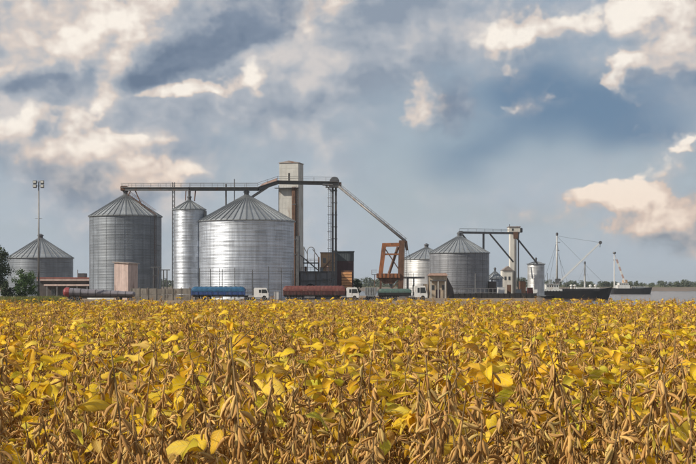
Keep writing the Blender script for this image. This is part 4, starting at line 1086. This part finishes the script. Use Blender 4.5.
def ship_one():
    f = Frame(557, 457, WATER); t = thing('cargo_ship', 'black hulled coaster with white deckhouse and long raised crane boom', 'ship', f.loc())
    x0, x1 = f.x_(517), f.x_(609.5); zd = f.z_(291.0)
    hull(t, x0, x1, zd, f.z_(287.2), 7.6)
    P = f.p
    bw = MB().box(f.x_(563), f.x_(598), -3.5, 3.5, zd - 0.05, f.z_(288.7)); bw.build('hold_coaming', 'hull_black', t)
    n = 7
    for k in range(n):
        a = f.x_(576) + k * (f.x_(598) - f.x_(576)) / n
        MB().box(a, a + (f.x_(598) - f.x_(576)) / n - 0.1, -3.2, 3.2, f.z_(288.7), f.z_(287.5)).build('hatch_cover', 'ship_white', t)
    # deckhouse
    MB().box(f.x_(543.5), f.x_(561), -3.2, 3.2, zd - 0.1, f.z_(289.0)).build('deckhouse', 'ship_white', t, bevel=0.08)
    MB().box(f.x_(544.5), f.x_(557.8), -2.9, 2.9, f.z_(289.0), f.z_(284.3)).build('bridge_deck', 'ship_white', t, bevel=0.1)
    MB().box(f.x_(544.0), f.x_(558.6), -3.1, 3.1, f.z_(284.3), f.z_(283.9)).build('bridge_roof', 'ship_white', t)
    for k in range(5):
        a = 546.0 + k * 2.3
        MB().box(f.x_(a), f.x_(a + 1.4), -2.93, -2.88, f.z_(287.0), f.z_(285.4)).build('bridge_window', 'dark_glass', t)
    for k in range(5):
        MB().lathe([(0.26, -0.03), (0.26, 0.03)], 12, axis='Y', c=(f.x_(546 + k * 3), -3.21, f.z_(291.2))).build('porthole', 'dark_glass', t)
    MB().box(f.x_(549), f.x_(551.6), -0.8, 0.8, f.z_(283.9), f.z_(279.5)).build('funnel', 'grey_paint', t, bevel=0.1)
    # crane mast and boom
    MB().tube(P(557, 289), P(557, 234.5), 0.42, 10, 0.24).build('mast', 'boom_grey', t, smooth=True)
    for py, w in ((242.3, 3.2), (250.3, 2.4)): MB().beam(P(557 - w * 0.4, py), P(557 + w, py), 0.22, 0.22).build('crosstree', 'grey_steel', t)
    MB().lathe([(0.3, 0), (0.42, 0.1), (0.42, 0.8), (0.2, 1.0)], 10, c=P(557, 235.5)).build('mast_head', 'dark_steel', t)
    MB().box(f.x_(555.2), f.x_(560.0), -1.2, 1.2, f.z_(285), f.z_(278.8)).build('winch_house', 'dark_steel', t, bevel=0.1)
    a, b = Vector(P(558.5, 282.5, -1)), Vector(P(599.5, 242.7, -1.5))
    bo = MB()
    up = Vector((-0.35, 0, 0.36))
    for o_ in (up, -up, Vector((0, 0.5, 0)), Vector((0, -0.5, 0))): bo.tube(a + o_ * 0.6, b + o_ * 0.4, 0.065, 6)
    k = 0
    while k < 26:
        p, q = a.lerp(b, k / 26), a.lerp(b, (k + 1) / 26)
        bo.tube(p + up * 0.55, q - up * 0.55, 0.035, 4); bo.tube(p + Vector((0, 0.28, 0)), q - Vector((0, 0.28, 0)), 0.035, 4); k += 1
    bo.build('crane_boom', 'boom_grey', t)
    MB().lathe([(0.55, -0.3), (0.55, 0.3)], 14, axis='Y', c=tuple(b)).build('boom_sheave', 'dark_steel', t)
    MB().tube(b, b + Vector((-0.1, 0, -1.6)), 0.10, 6).build('hook_block', 'dark_steel', t)
    MB().tube(P(557, 236, 0), b, 0.045, 4).build('topping_wire', 'dark_steel', t)
    for px in (549, 565): MB().tube(P(557, 240, 0), P(px, 288, 2), 0.045, 4).build('shroud', 'dark_steel', t)
    # fore mast
    MB().tube(P(584.8, 288.5), P(584.8, 263.5), 0.34, 8, 0.24).build('fore_mast', 'boom_grey', t)
    MB().beam(P(583.6, 275), P(586, 275), 0.2, 0.2).build('crosstree', 'dark_steel', t)
    MB().box(f.x_(584.2), f.x_(585.6), -0.3, 0.3, f.z_(264.5), f.z_(261.5)).build('mast_lamp', 'dark_steel', t)
    for px in (576, 593): MB().tube(P(584.8, 266), P(px, 288.5, 2), 0.02, 4).build('shroud', 'dark_steel', t)
    for px, w, top, m in ((521.5, 3.0, 288.2, 'ship_white'), (528, 4.2, 287.0, 'grey_paint'), (534.5, 3.4, 289.0, 'rust_steel'), (539.5, 2.6, 286.6, 'ship_white')):
        MB().box(f.x_(px - w / 2), f.x_(px + w / 2), -2.2, 0.8, zd - 0.05, f.z_(top)).build('deck_locker', m, t, bevel=0.06)
    for px, top in ((524.8, 279), (531.6, 276.5), (537, 280), (546.8, 273), (552.5, 277), (566, 281)):
        MB().tube(P(px, 290.5, -1.5), P(px, top, -1.5), 0.09, 6, 0.06).build('vent_pole', 'dark_steel', t)
    for px in (570, 573.5, 589, 594): MB().lathe([(0.28, 0), (0.28, 0.7), (0.5, 0.9), (0.5, 1.2), (0.1, 1.4)], 10, c=P(px, 288.7, -2.6)).build('cowl_vent', 'ship_white', t)
    for a_, b_ in (((557, 236), (584.8, 264)), ((584.8, 264), (608, 287)), ((557, 242), (541, 290)), ((557, 250), (570, 289))):
        MB().tube(P(*a_, 0.5), P(*b_, 0.5), 0.045, 4).build('rigging', 'dark_steel', t)
    MB().box(x0 + 1.0, x1 - 6.0, -3.86, -3.80, 0.15, 0.45).build('waterline_band', 'rust_steel', t)
    rail_run(t, [(f.x_(518.5), -3.3, zd + 0.2), (f.x_(543), -3.4, zd)], 0.95, 1.5, 'grey_steel', 0.04)
    rail_run(t, [(f.x_(598), -2.6, zd + 0.4), (f.x_(606), -1.2, zd + 0.7)], 0.9, 1.2, 'grey_steel', 0.04)
ship_one()

def ship_two():
    f = Frame(622, 724, WATER); t = thing('crane_vessel', 'smaller black vessel with red and white crane boom further out', 'ship', f.loc())
    zd = f.z_(288.4)
    hull(t, f.x_(611), f.x_(651), zd, f.z_(287.2), 7.5)
    P = f.p
    MB().box(f.x_(616.5), f.x_(629), -3, 3, zd - 0.1, f.z_(285.2)).build('deckhouse', 'ship_white', t, bevel=0.1)
    MB().box(f.x_(618), f.x_(627.5), -2.7, 2.7, f.z_(285.2), f.z_(282.8)).build('bridge_deck', 'ship_white', t, bevel=0.1)
    for k in range(4): MB().box(f.x_(619.2 + k * 2), f.x_(620.5 + k * 2), -2.74, -2.68, f.z_(284.8), f.z_(283.4)).build('bridge_window', 'dark_glass', t)
    MB().box(f.x_(633), f.x_(645), -2.6, 2.6, zd - 0.05, f.z_(287.0)).build('hold_coaming', 'grey_paint', t)
    MB().tube(P(614.4, 289), P(614.4, 252.5), 0.42, 8, 0.3).build('mast', 'ship_white', t)
    MB().lathe([(0.7, -0.5), (0.9, 0), (0.7, 0.6)], 10, c=P(614.4, 253)).build('mast_head', 'dark_steel', t)
    MB().beam(P(613, 260), P(616.2, 260), 0.3, 0.3).build('crosstree', 'grey_steel', t)
    a, b = Vector(P(624.4, 282, -1)), Vector(P(616.2, 259.5, -1))
    for k in range(6):
        MB().beam(a.lerp(b, k / 6), a.lerp(b, (k + 1) / 6), 0.85, 0.85).build('boom_section', 'crane_red' if k % 2 else 'ship_white', t)
    MB().tube(P(614.4, 253.5), P(625, 280.5), 0.07, 4).build('topping_wire', 'crane_red', t)
    MB().box(f.x_(622.6), f.x_(627), -1.2, 1.2, f.z_(283), f.z_(279.8)).build('crane_house', 'tan_wall', t, bevel=0.1)
    rail_run(t, [P(630, 288.3, -3), P(648, 288.0, -2)], 1.0, 2.0, 'ship_white', 0.07)
ship_two()


# ------------------------------------------------------------------ trees, bushes, weeds, far shore
def leaf_cloud(clumps, per, size, rg, flat=1.0):
    """many small leaf faces spread through the volumes of the clumps (x, y, z, r)"""
    vs, fs = [], []
    for (x, y, z, r) in clumps:
        for _ in range(per):
            while True:
                p = Vector((rg.uniform(-1, 1), rg.uniform(-1, 1), rg.uniform(-1, 1)))
                if 0.25 < p.length < 1: break
            p = p * r * (0.75 + 0.45 * rg.random()); p.z *= flat
            c = Vector((x, y, z)) + p
            a = Vector((rg.gauss(0, 1), rg.gauss(0, 1), rg.gauss(0, 1))).normalized(); b = a.orthogonal().normalized()
            s = size * rg.uniform(0.6, 1.4); k = len(vs)
            vs += [c - a * s, c + b * s * 0.5, c + a * s, c - b * s * 0.5]; fs.append((k, k + 1, k + 2, k + 3))
    me = bpy.data.meshes.new('crown'); me.from_pydata([tuple(v) for v in vs], [], fs); return me

def tree(px, d, top, rpx, label, cat, leafm, name='tree', nclump=60, per=70, size=0.24, low=0.25, trunk_r=0.22, seed=1, base=YARD):
    rg = random.Random(seed)
    f = Frame(px, d, base); t = thing(name, label, cat, f.loc())
    h = f.z_(top); r = rpx / F * d; zc = h * (1 + low) / 2; hz = h * (1 - low) / 2
    g = MB(); g.tube((0, 0, -0.1), (0.1, 0, h * 0.45), trunk_r, 8, trunk_r * 0.6)
    clumps = []
    for k in range(nclump):
        while True:
            p = Vector((rg.uniform(-1, 1), rg.uniform(-1, 1), rg.uniform(-1, 1)))
            if p.length < 1: break
        p *= rg.uniform(0.85, 1.12)
        c = (p.x * r * 0.85, p.y * r * 0.85, zc + p.z * hz * 0.9)
        clumps.append((*c, r * rg.uniform(0.14, 0.30)))
        if k % 4 == 0: g.tube((0.08, 0, h * rg.uniform(0.15, 0.42)), c, trunk_r * 0.3, 5, 0.03)
    g.build('trunk', 'bark', t)
    place('crown', leaf_cloud(clumps, per, size, rg), leafm, t)
tree(-9, 292, 240.5, 22, 'dark green tree cut by the left edge of the picture', 'tree', 'tree_leaf', seed=3, nclump=110, per=90, size=0.20, low=0.15, trunk_r=0.3)
tree(25, 290, 269.5, 14, 'leafy green bush at the foot of the floodlight mast', 'bush', 'bush_leaf', name='bush', seed=5, nclump=70, per=80, size=0.16, low=0.0, trunk_r=0.12)
tree(7, 288, 282, 8, 'low dark bush between the cut tree and the leafy bush', 'bush', 'tree_leaf', name='bush', seed=8, nclump=40, per=60, size=0.15, low=0.0, trunk_r=0.08)
tree(357.3, 340, 278, 4.6, 'small dark tree right of the pale cab beside the dryer block', 'tree', 'tree_leaf', seed=11, nclump=45, per=60, size=0.17, low=0.05, trunk_r=0.12)

def weeds():
    rg = random.Random(21); vs, fs = [], []
    for _ in range(9000):
        d = rg.uniform(262, 288)
        px = rg.choice((rg.uniform(-40, 70), rg.uniform(-40, 70), rg.gauss(52, 10)))
        x = X(px, d); h = rg.uniform(0.5, 1.5) * (1.0 if px < 64 else 0.4); a = rg.uniform(0, 6.28); w = rg.uniform(0.03, 0.09)
        lean = Vector((rg.gauss(0, .3), rg.gauss(0, .3), 0)) * h
        b = Vector((x, d, YARD - 0.03)); s = Vector((math.cos(a), math.sin(a), 0)) * w; k = len(vs)
        vs += [b - s, b + s, b + s * 0.8 + lean * 0.5 + Vector((0, 0, h * 0.6)), b + lean + Vector((0, 0, h)), b - s * 0.8 + lean * 0.5 + Vector((0, 0, h * 0.6))]
        fs.append((k, k + 1, k + 2, k + 3, k + 4))
    me = bpy.data.meshes.new('weeds'); me.from_pydata([tuple(v) for v in vs], [], fs)
    o = place('weeds', me, 'weed_blade'); tag(o, 'green and straw coloured weeds below the floodlight mast', 'weeds', kind='stuff')
    vs, fs = [], []
    for _ in range(26000):
        d = 39 + 150 * rg.random() ** 1.6
        x = rg.uniform(-0.36, 0.36) * d; h = rg.uniform(0.15, 0.5); a = rg.uniform(0, 6.28); w = rg.uniform(0.008, 0.03)
        b = Vector((x, d, ground_h(x, d) - 0.02)); s = Vector((math.cos(a), math.sin(a), 0)) * w; lean = Vector((rg.gauss(0, .3), rg.gauss(0, .3), 0)) * h; k = len(vs)
        vs += [b - s, b + s, b + lean + Vector((0, 0, h))]; fs.append((k, k + 1, k + 2))
    me = bpy.data.meshes.new('grass'); me.from_pydata([tuple(v) for v in vs], [], fs)
    o = place('grass', me, 'weed_blade'); tag(o, 'dry grass on the slope behind the bean field', 'grass', kind='stuff')
weeds()

def far_shore():
    rg = random.Random(33); vs, fs = [], []
    for k in range(1100):
        x = rg.uniform(-520, 520); y = 1062 + 60 * rg.random() ** 2
        h = rg.uniform(3.4, 7.0) * (1.0 + 0.45 * math.sin(x * 0.021) * math.sin(x * 0.0057 + 1)); r = rg.uniform(1.6, 3.4); zb = ground_h(x, y)
        for _ in range(70):
            p = Vector((rg.gauss(0, .5), rg.gauss(0, .5), 0)); zz = rg.random() ** 0.8
            c = Vector((x + p.x * r * (1.15 - 0.7 * zz), y + p.y * r, zb + zz * h))
            a = Vector((rg.gauss(0, 1), rg.gauss(0, 1), rg.gauss(0, 1))).normalized(); b = a.orthogonal().normalized(); s = rg.uniform(0.3, 0.75); i = len(vs)
            vs += [c - a * s, c + b * s * 0.7, c + a * s, c - b * s * 0.7]; fs.append((i, i + 1, i + 2, i + 3))
    me = bpy.data.meshes.new('far_wood'); me.from_pydata([tuple(v) for v in vs], [], fs)
    o = place('far_wood', me, 'far_leaf'); tag(o, 'low band of scrub wood along the far river bank', 'wood', kind='stuff')
far_shore()


# ------------------------------------------------------------------ thin summer haze over yard and river
def haze():
    m = bpy.data.materials.new('haze'); m.use_nodes = True; n = NT(m.node_tree)
    v = n.new('ShaderNodeVolumePrincipled'); v.inputs['Color'].default_value = (0.80, 0.87, 0.95, 1); v.inputs['Density'].default_value = 0.0001; v.inputs['Anisotropy'].default_value = 0.2
    o = n.new('ShaderNodeOutputMaterial'); n.t.links.new(v.outputs[0], o.inputs['Volume']); MATS['haze'] = m
    tag(MB().box(-5200, 5200, -70, 8200, -8.7, 36).build('haze', 'haze'), 'thin pale haze over the river and yard', 'haze', kind='stuff')
haze()

# ------------------------------------------------------------------ soybean field
def pod_mesh(seed):
    rg = random.Random(seed); n, m = 8, 6; vs, fs = [], []
    L = 0.053; bend = rg.uniform(0.002, 0.008); k0 = rg.choice((2, 3, 3))
    for i in range(n + 1):
        u = i / n
        w = 0.0061 * (math.sin(math.pi * min(1, u * 1.02)) ** 0.45) * (0.82 + 0.24 * abs(math.sin(math.pi * (u * k0)))) + 0.0004
        if u > 0.93: w *= 0.35
        if u < 0.06: w = 0.0014
        cx = bend * math.sin(math.pi * u)
        for j in range(m):
            a = 2 * math.pi * j / m
            vs.append((cx + w * math.cos(a), 0.58 * w * math.sin(a), L * u))
    for i in range(n):
        for j in range(m): fs.append((i * m + j, i * m + (j + 1) % m, (i + 1) * m + (j + 1) % m, (i + 1) * m + j))
    return np.array(vs), fs
def leaf_mesh(seed):
    """one ovate leaflet along +x with a folded midrib, curled and wavy; also returns its own coordinates for the veins"""
    rg = random.Random(seed); n = 9; vs, fs, lc = [], [], []
    L = 0.118; fold = rg.uniform(0.05, 0.6); curl = rg.uniform(-0.3, 1.5); wav = rg.uniform(0.003, 0.009); ph = rg.uniform(0, 6); tw = rg.uniform(-1.0, 1.0)
    wd = rg.uniform(0.030, 0.042); side = rg.uniform(-0.5, 0.5)
    th = 0.0; x = z = 0.0
    for i in range(n + 1):
        u = i / n
        w = wd * 1.35 * (max(0.0, u) ** 0.45) * (max(0.0, 1 - u) ** 0.75) * 1.35 + 0.0005
        if i: th -= curl / n * (0.4 + 1.2 * u); x += L / n * math.cos(th); z += L / n * math.sin(th)
        for j in (-1, -0.66, -0.33, 0, 0.33, 0.66, 1):
            f2 = fold + side * (1 if j > 0 else -1) + 0.5 * abs(j) * math.sin(ph + seed)
            yy = w * j * math.cos(f2); zz = abs(w * j) * math.sin(f2) + wav * math.sin(9 * u + ph + j * 2) * j * j
            c, s = math.cos(tw * u), math.sin(tw * u)
            yy, zz = yy * c - zz * s, yy * s + zz * c
            vs.append((x - zz * math.sin(th), yy, z + zz * math.cos(th))); lc.append((u, j, 1.0))
    for i in range(n):
        for j in range(6): fs.append((i * 7 + j, i * 7 + j + 1, (i + 1) * 7 + j + 1, (i + 1) * 7 + j))
    return np.array(vs), fs, np.array(lc)
PODS = [pod_mesh(100 + k) for k in range(5)]
LEAVES = [leaf_mesh(200 + k) for k in range(9)]
def tube_np(pts, r0, r1, m=5):
    vs, fs = [], []; k = len(pts)
    for i, p in enumerate(pts):
        d = (pts[min(i + 1, k - 1)] - pts[max(i - 1, 0)]).normalized(); a = d.orthogonal().normalized(); b = d.cross(a); r = r0 + (r1 - r0) * i / (k - 1)
        for j in range(m): vs.append(p + (a * math.cos(2 * math.pi * j / m) + b * math.sin(2 * math.pi * j / m)) * r)
    for i in range(k - 1):
        for j in range(m): fs.append((i * m + j, i * m + (j + 1) % m, (i + 1) * m + (j + 1) % m, (i + 1) * m + j))
    return np.array([tuple(v) for v in vs]), fs

def dir_matrix(p, d, axis, roll, s):
    d = Vector(d).normalized()
    q = d.to_track_quat(axis, 'Y' if axis == 'Z' else 'Z')
    return Matrix.Translation(p) @ q.to_matrix().to_4x4() @ Matrix.Rotation(roll, 4, axis) @ Matrix.Diagonal((s, s, s, 1))

def plant_spec(seed, H, leaves):
    """stems (tubes), pods (matrix, shape) and leaflets (matrix, shape) of one soybean plant"""
    rg = random.Random(seed); stems, pods, lvs = [], [], []
    def stem(base, top, r0, npod, lo):
        pts = []; ben = Vector((rg.gauss(0, .02), rg.gauss(0, .02), 0))
        for i in range(7):
            u = i / 6; pts.append(base.lerp(top, u) + ben * math.sin(math.pi * u) + Vector((rg.gauss(0, .004), rg.gauss(0, .004), 0)))
        stems.append((pts, r0, r0 * 0.45))
        ln = (top - base).length; n = max(3, int(ln * (1 - lo) / 0.031)); az = rg.uniform(0, 6.28)
        for k in range(n):
            u = lo + (1 - lo) * (k + rg.random() * 0.6) / n; u = min(u, 0.995)
            i = min(5, int(u * 6)); p = pts[i].lerp(pts[i + 1], u * 6 - i); az += 2.4 + rg.gauss(0, .3)
            for q in range(rg.choice((2, 3, 3, 4, 4, 5)) if rg.random() < npod else 0):
                a2 = az + rg.gauss(0, .7); el = rg.triangular(-1.56, -0.45, -1.35) if u < 0.95 else rg.uniform(-1.2, 0.6)
                d = Vector((math.cos(a2) * math.cos(el), math.sin(a2) * math.cos(el), math.sin(el)))
                pods.append((dir_matrix(p + Vector((d.x, d.y, 0)) * 0.009, d, 'Z', rg.uniform(0, 6.28), rg.uniform(0.75, 1.12)), rg.randrange(len(PODS))))
            if rg.random() < 0.22:    # bare leaf stalk left on the plant
                e2 = rg.uniform(0.2, 1.1); d = Vector((math.cos(az) * math.cos(e2), math.sin(az) * math.cos(e2), math.sin(e2))); l = rg.uniform(.06, .17)
                stems.append(([p, p + d * l * 0.6, p + d * l + Vector((0, 0, -0.02))], 0.0015, 0.0009))
        return pts
    top = Vector((rg.gauss(0, .05), rg.gauss(0, .05), H))
    main = stem(Vector((0, 0, 0)), top, 0.0045, 0.95, 0.25)
    for b in range(rg.choice((1, 2, 2, 3))):
        u = rg.uniform(0.15, 0.45); p = Vector((0, 0, 0)).lerp(top, u); a = rg.uniform(0, 6.28); l = H * rg.uniform(0.35, 0.6)
        stem(p, p + Vector((math.cos(a) * l * .4, math.sin(a) * l * .4, l * .9)), 0.003, 0.9, 0.2)
    done = 0
    while done < leaves:
        u = rg.uniform(0.52, 0.98); p = Vector((0, 0, 0)).lerp(top, min(1, u)); a = rg.uniform(0, 6.28); e = rg.uniform(0.1, 1.2); l = rg.uniform(.05, .15)
        d = Vector((math.cos(a) * math.cos(e), math.sin(a) * math.cos(e), math.sin(e))); tip = p + d * l
        tip.z = min(tip.z, H - 0.02)
        stems.append(([p, p.lerp(tip, .5) + Vector((0, 0, .01)), tip], 0.0016, 0.001))
        for q in range(rg.choice((1, 2, 3))):
            a2 = a + (0, 1.4, -1.4)[q] + rg.gauss(0, .3); e2 = rg.uniform(-0.9, 0.5)
            dd = Vector((math.cos(a2) * math.cos(e2), math.sin(a2) * math.cos(e2), math.sin(e2)))
            lvs.append((dir_matrix(tip, dd, 'X', rg.gauss(0, .6), rg.uniform(0.6, 1.25)), rg.randrange(len(LEAVES)))); done += 1
            if done >= leaves: break
    return stems, pods, lvs

def apply(mtx, v):
    a = np.array(mtx); return v @ a[:3, :3].T + a[:3, 3]
def to_mesh(name, parts, mats, smooth=True):
    """parts: (verts array, faces, material index[, leaf coordinates])"""
    V, Fs, M, LC = [], [], [], []; off = 0
    for p in parts:
        v, f, mi = p[:3]
        V.append(v); Fs += [tuple(i + off for i in q) for q in f]; M += [mi] * len(f); off += len(v)
        LC.append(p[3] if len(p) > 3 else np.zeros((len(v), 3)))
    me = bpy.data.meshes.new(name); me.from_pydata(np.concatenate(V).tolist(), [], Fs)
    for m in mats: me.materials.append(MATS[m])
    me.polygons.foreach_set('material_index', M)
    me.polygons.foreach_set('use_smooth', [smooth] * len(Fs))
    at = me.attributes.new('blade', 'FLOAT_VECTOR', 'POINT'); at.data.foreach_set('vector', np.concatenate(LC).ravel())
    return me

NP_ = 6
SPECS = {}
for kind, (lo, hi) in {'bare': (0, 1), 'some': (3, 5), 'leafy': (11, 16)}.items():
    SPECS[kind] = []
    for k in range(NP_):
        rg = random.Random(1000 + k + 50 * len(SPECS)); H = rg.uniform(0.84, 1.08)
        SPECS[kind].append(plant_spec(rg.randrange(10 ** 6), H if kind != 'leafy' else H * 0.95, rg.randint(lo, hi)))
POD_ME = [to_mesh('pod', [(v, f, 0)], ['bean_pod']) for v, f in PODS]
LEAF_ME = [to_mesh('leaf', [(v, f, 0, c)], ['bean_leaf']) for v, f, c in LEAVES]
PLANT = {}
for kind, lst in SPECS.items():
    PLANT[kind] = []
    for stems, pods, lvs in lst:
        st = [(*tube_np(*s), 0) for s in stems]
        pd = [(apply(m, PODS[i][0]), PODS[i][1], 0) for m, i in pods]
        lf = [(apply(m, LEAVES[i][0]), LEAVES[i][1], 0, LEAVES[i][2]) for m, i in lvs]
        whole = to_mesh('soybean_plant', [(v, f, 0) for v, f, _ in st] + [(v, f, 1) for v, f, _ in pd] + [(v, f, 2, c) for v, f, _, c in lf], ['bean_stem', 'bean_pod', 'bean_leaf'])
        PLANT[kind].append(dict(stem=to_mesh('stem', st, ['bean_stem']), pods=to_mesh('pods', pd, ['bean_pod']), whole=whole, pod=pods, leaf=lvs))

# where the plants stand: drilled rows, jittered; the field ends FIELD_END metres out
FIELD_END = 37.0
def plants():
    rg = random.Random(77); spots = []
    y = 3.95
    while y < FIELD_END:
        row = 0.235
        half = 1.2 + 0.34 * y
        x = -half + rg.random() * 0.2
        while x < half:
            spots.append((x + rg.gauss(0, .05), y + rg.gauss(0, .06)))
            x += rg.uniform(0.17, 0.30)
        y += row
    spots.sort(key=lambda p: p[1])
    out = []
    for x, y in spots:
        # leaf fall is uneven: fewer leaves at the near left, most in the middle distance
        w = 0.5 + 0.5 * math.sin(x * 0.9 + 0.4 * math.sin(y * 1.1)) * math.cos(y * 0.55 + 0.3 * x)
        leafy = 0.64 * smooth(5.15 - 0.20 * x, 6.9 - 0.35 * x, y) + 0.20 * (w - 0.5) * smooth(4.9, 6.0, y)
        some = 0.30 - 0.24 * (1 - smooth(4.8, 6.0, y))
        r = rg.random()
        kind = 'leafy' if r < leafy else ('some' if r < leafy + some else 'bare')
        s = rg.gauss(1.0, 0.075 - 0.04 * smooth(10, 24, y)); s = min(1.14, max(0.80, s)) * (1.0 - 0.015 * smooth(12, 30, y)) * (1.055 - 0.055 * smooth(4.6, 6.5, y))
        if kind == 'leafy' and y > 12: s *= 0.98
        out.append((x, y, kind, rg.randrange(NP_), s, rg.uniform(0, 6.28), rg.gauss(0, .07), rg.gauss(0, .07)))
    return out
ALL = plants()
def visible(p): return abs(p[0]) < 0.262 * p[1] + 0.12
near = [p for p in ALL if visible(p)][:300]
near_set = set(id(p) for p in near)
rest = [p for p in ALL if id(p) not in near_set]
LAB = {'bare': 'bare brown soybean plant with dry pods', 'some': 'podded soybean plant with few yellow leaves', 'leafy': 'soybean plant thick with yellow leaves'}
MARKS = [(40, 'the floodlight mast'), (100, 'the grey trailer'), (140, 'the pink shed'), (188, 'the slim silo'), (232, 'the blue truck'), (290, 'the concrete tower'), (334, 'the dark mast'),
         (392, 'the orange gantry'), (440, 'the weigh office'), (475, 'the big dark silo'), (513, 'the white tower'), (557, 'the ship mast'), (595, 'the crane boom'), (632, 'the farther vessel'), (680, 'open water')]
def plant_label(kind, x, y):
    px = 348 + x / y * F
    mark = min(MARKS, key=lambda m: abs(m[0] - px))[1]
    row = ('nearest row', 'second row', 'third row', 'fourth row', 'fifth row', 'sixth row', 'seventh row', 'eighth row', 'ninth row', 'tenth row', 'eleventh row', 'twelfth row', 'thirteenth row', 'fourteenth row', 'fifteenth row', 'sixteenth row')[max(0, min(15, int((y - 3.83) / 0.235)))]
    return '%s, %s, below %s' % (LAB[kind], row, mark)
for n_, (x, y, kind, i, s, rz, tx, ty) in enumerate(near):
    pr = PLANT[kind][i]
    t = thing('soybean_plant', plant_label(kind, x, y), 'plant', (x, y, ground_h(x, y) - 0.01), group={'bare': 'bare soybean plants at the front', 'some': 'thinly leaved soybean plants at the front', 'leafy': 'leafy soybean plants at the front'}[kind])
    t.rotation_euler = (tx, ty, rz); t.scale = (s, s, s)
    place('stem', pr['stem'], None, t)
    if n_ < 24:
        for m, q in pr['pod']: place('pod', POD_ME[q], None, t, mtx=m)
    else:
        tag(place('pods', pr['pods'], None, t), kind='stuff')
    for m, q in pr['leaf']: place('leaf', LEAF_ME[q], None, t, mtx=m)

# the rest of the crop, one mass
def crop():
    protos = []
    for kind in ('bare', 'some', 'leafy'):
        for i in range(NP_):
            o = bpy.data.objects.new('crop_source', PLANT[kind][i]['whole']); protos.append(o)
    coll = bpy.data.collections.new('crop_sources')
    for o in protos: coll.objects.link(o)
    order = sorted(range(len(protos)), key=lambda k: protos[k].name)
    index_of = {k: order.index(k) for k in range(len(protos))}
    kinds = {'bare': 0, 'some': NP_, 'leafy': 2 * NP_}
    me = bpy.data.meshes.new('crop'); me.from_pydata([(p[0], p[1], ground_h(p[0], p[1]) - 0.01) for p in rest], [], [])
    a = me.attributes.new('pick', 'INT', 'POINT'); a.data.foreach_set('value', [index_of[kinds[p[2]] + p[3]] for p in rest])
    a = me.attributes.new('turn', 'FLOAT_VECTOR', 'POINT'); a.data.foreach_set('vector', [c for p in rest for c in (p[6], p[7], p[5])])
    a = me.attributes.new('size', 'FLOAT', 'POINT'); a.data.foreach_set('value', [p[4] for p in rest])
    o = bpy.data.objects.new('soybean_crop', me); COL.objects.link(o)
    tag(o, 'ripe soybean crop filling the field behind the front rows', 'crop', kind='stuff')
    ng = bpy.data.node_groups.new('crop_on_points', 'GeometryNodeTree')
    ng.interface.new_socket('Geometry', in_out='INPUT', socket_type='NodeSocketGeometry'); ng.interface.new_socket('Geometry', in_out='OUTPUT', socket_type='NodeSocketGeometry')
    N = ng.nodes; gi = N.new('NodeGroupInput'); go = N.new('NodeGroupOutput')
    ci = N.new('GeometryNodeCollectionInfo'); ci.inputs['Collection'].default_value = coll; ci.inputs['Separate Children'].default_value = True; ci.inputs['Reset Children'].default_value = True
    ip = N.new('GeometryNodeInstanceOnPoints'); ip.inputs['Pick Instance'].default_value = True
    def attr(name, typ):
        q = N.new('GeometryNodeInputNamedAttribute'); q.data_type = typ; q.inputs['Name'].default_value = name; return q.outputs['Attribute']
    lk = ng.links.new
    lk(gi.outputs[0], ip.inputs['Points']); lk(ci.outputs[0], ip.inputs['Instance']); lk(attr('pick', 'INT'), ip.inputs['Instance Index'])
    er = N.new('FunctionNodeEulerToRotation'); lk(attr('turn', 'FLOAT_VECTOR'), er.inputs[0]); lk(er.outputs[0], ip.inputs['Rotation'])
    lk(attr('size', 'FLOAT'), ip.inputs['Scale']); lk(ip.outputs[0], go.inputs[0])
    md = o.modifiers.new('crop', 'NODES'); md.node_group = ng
crop()
print('plants', len(ALL), 'objects', len(bpy.data.objects))
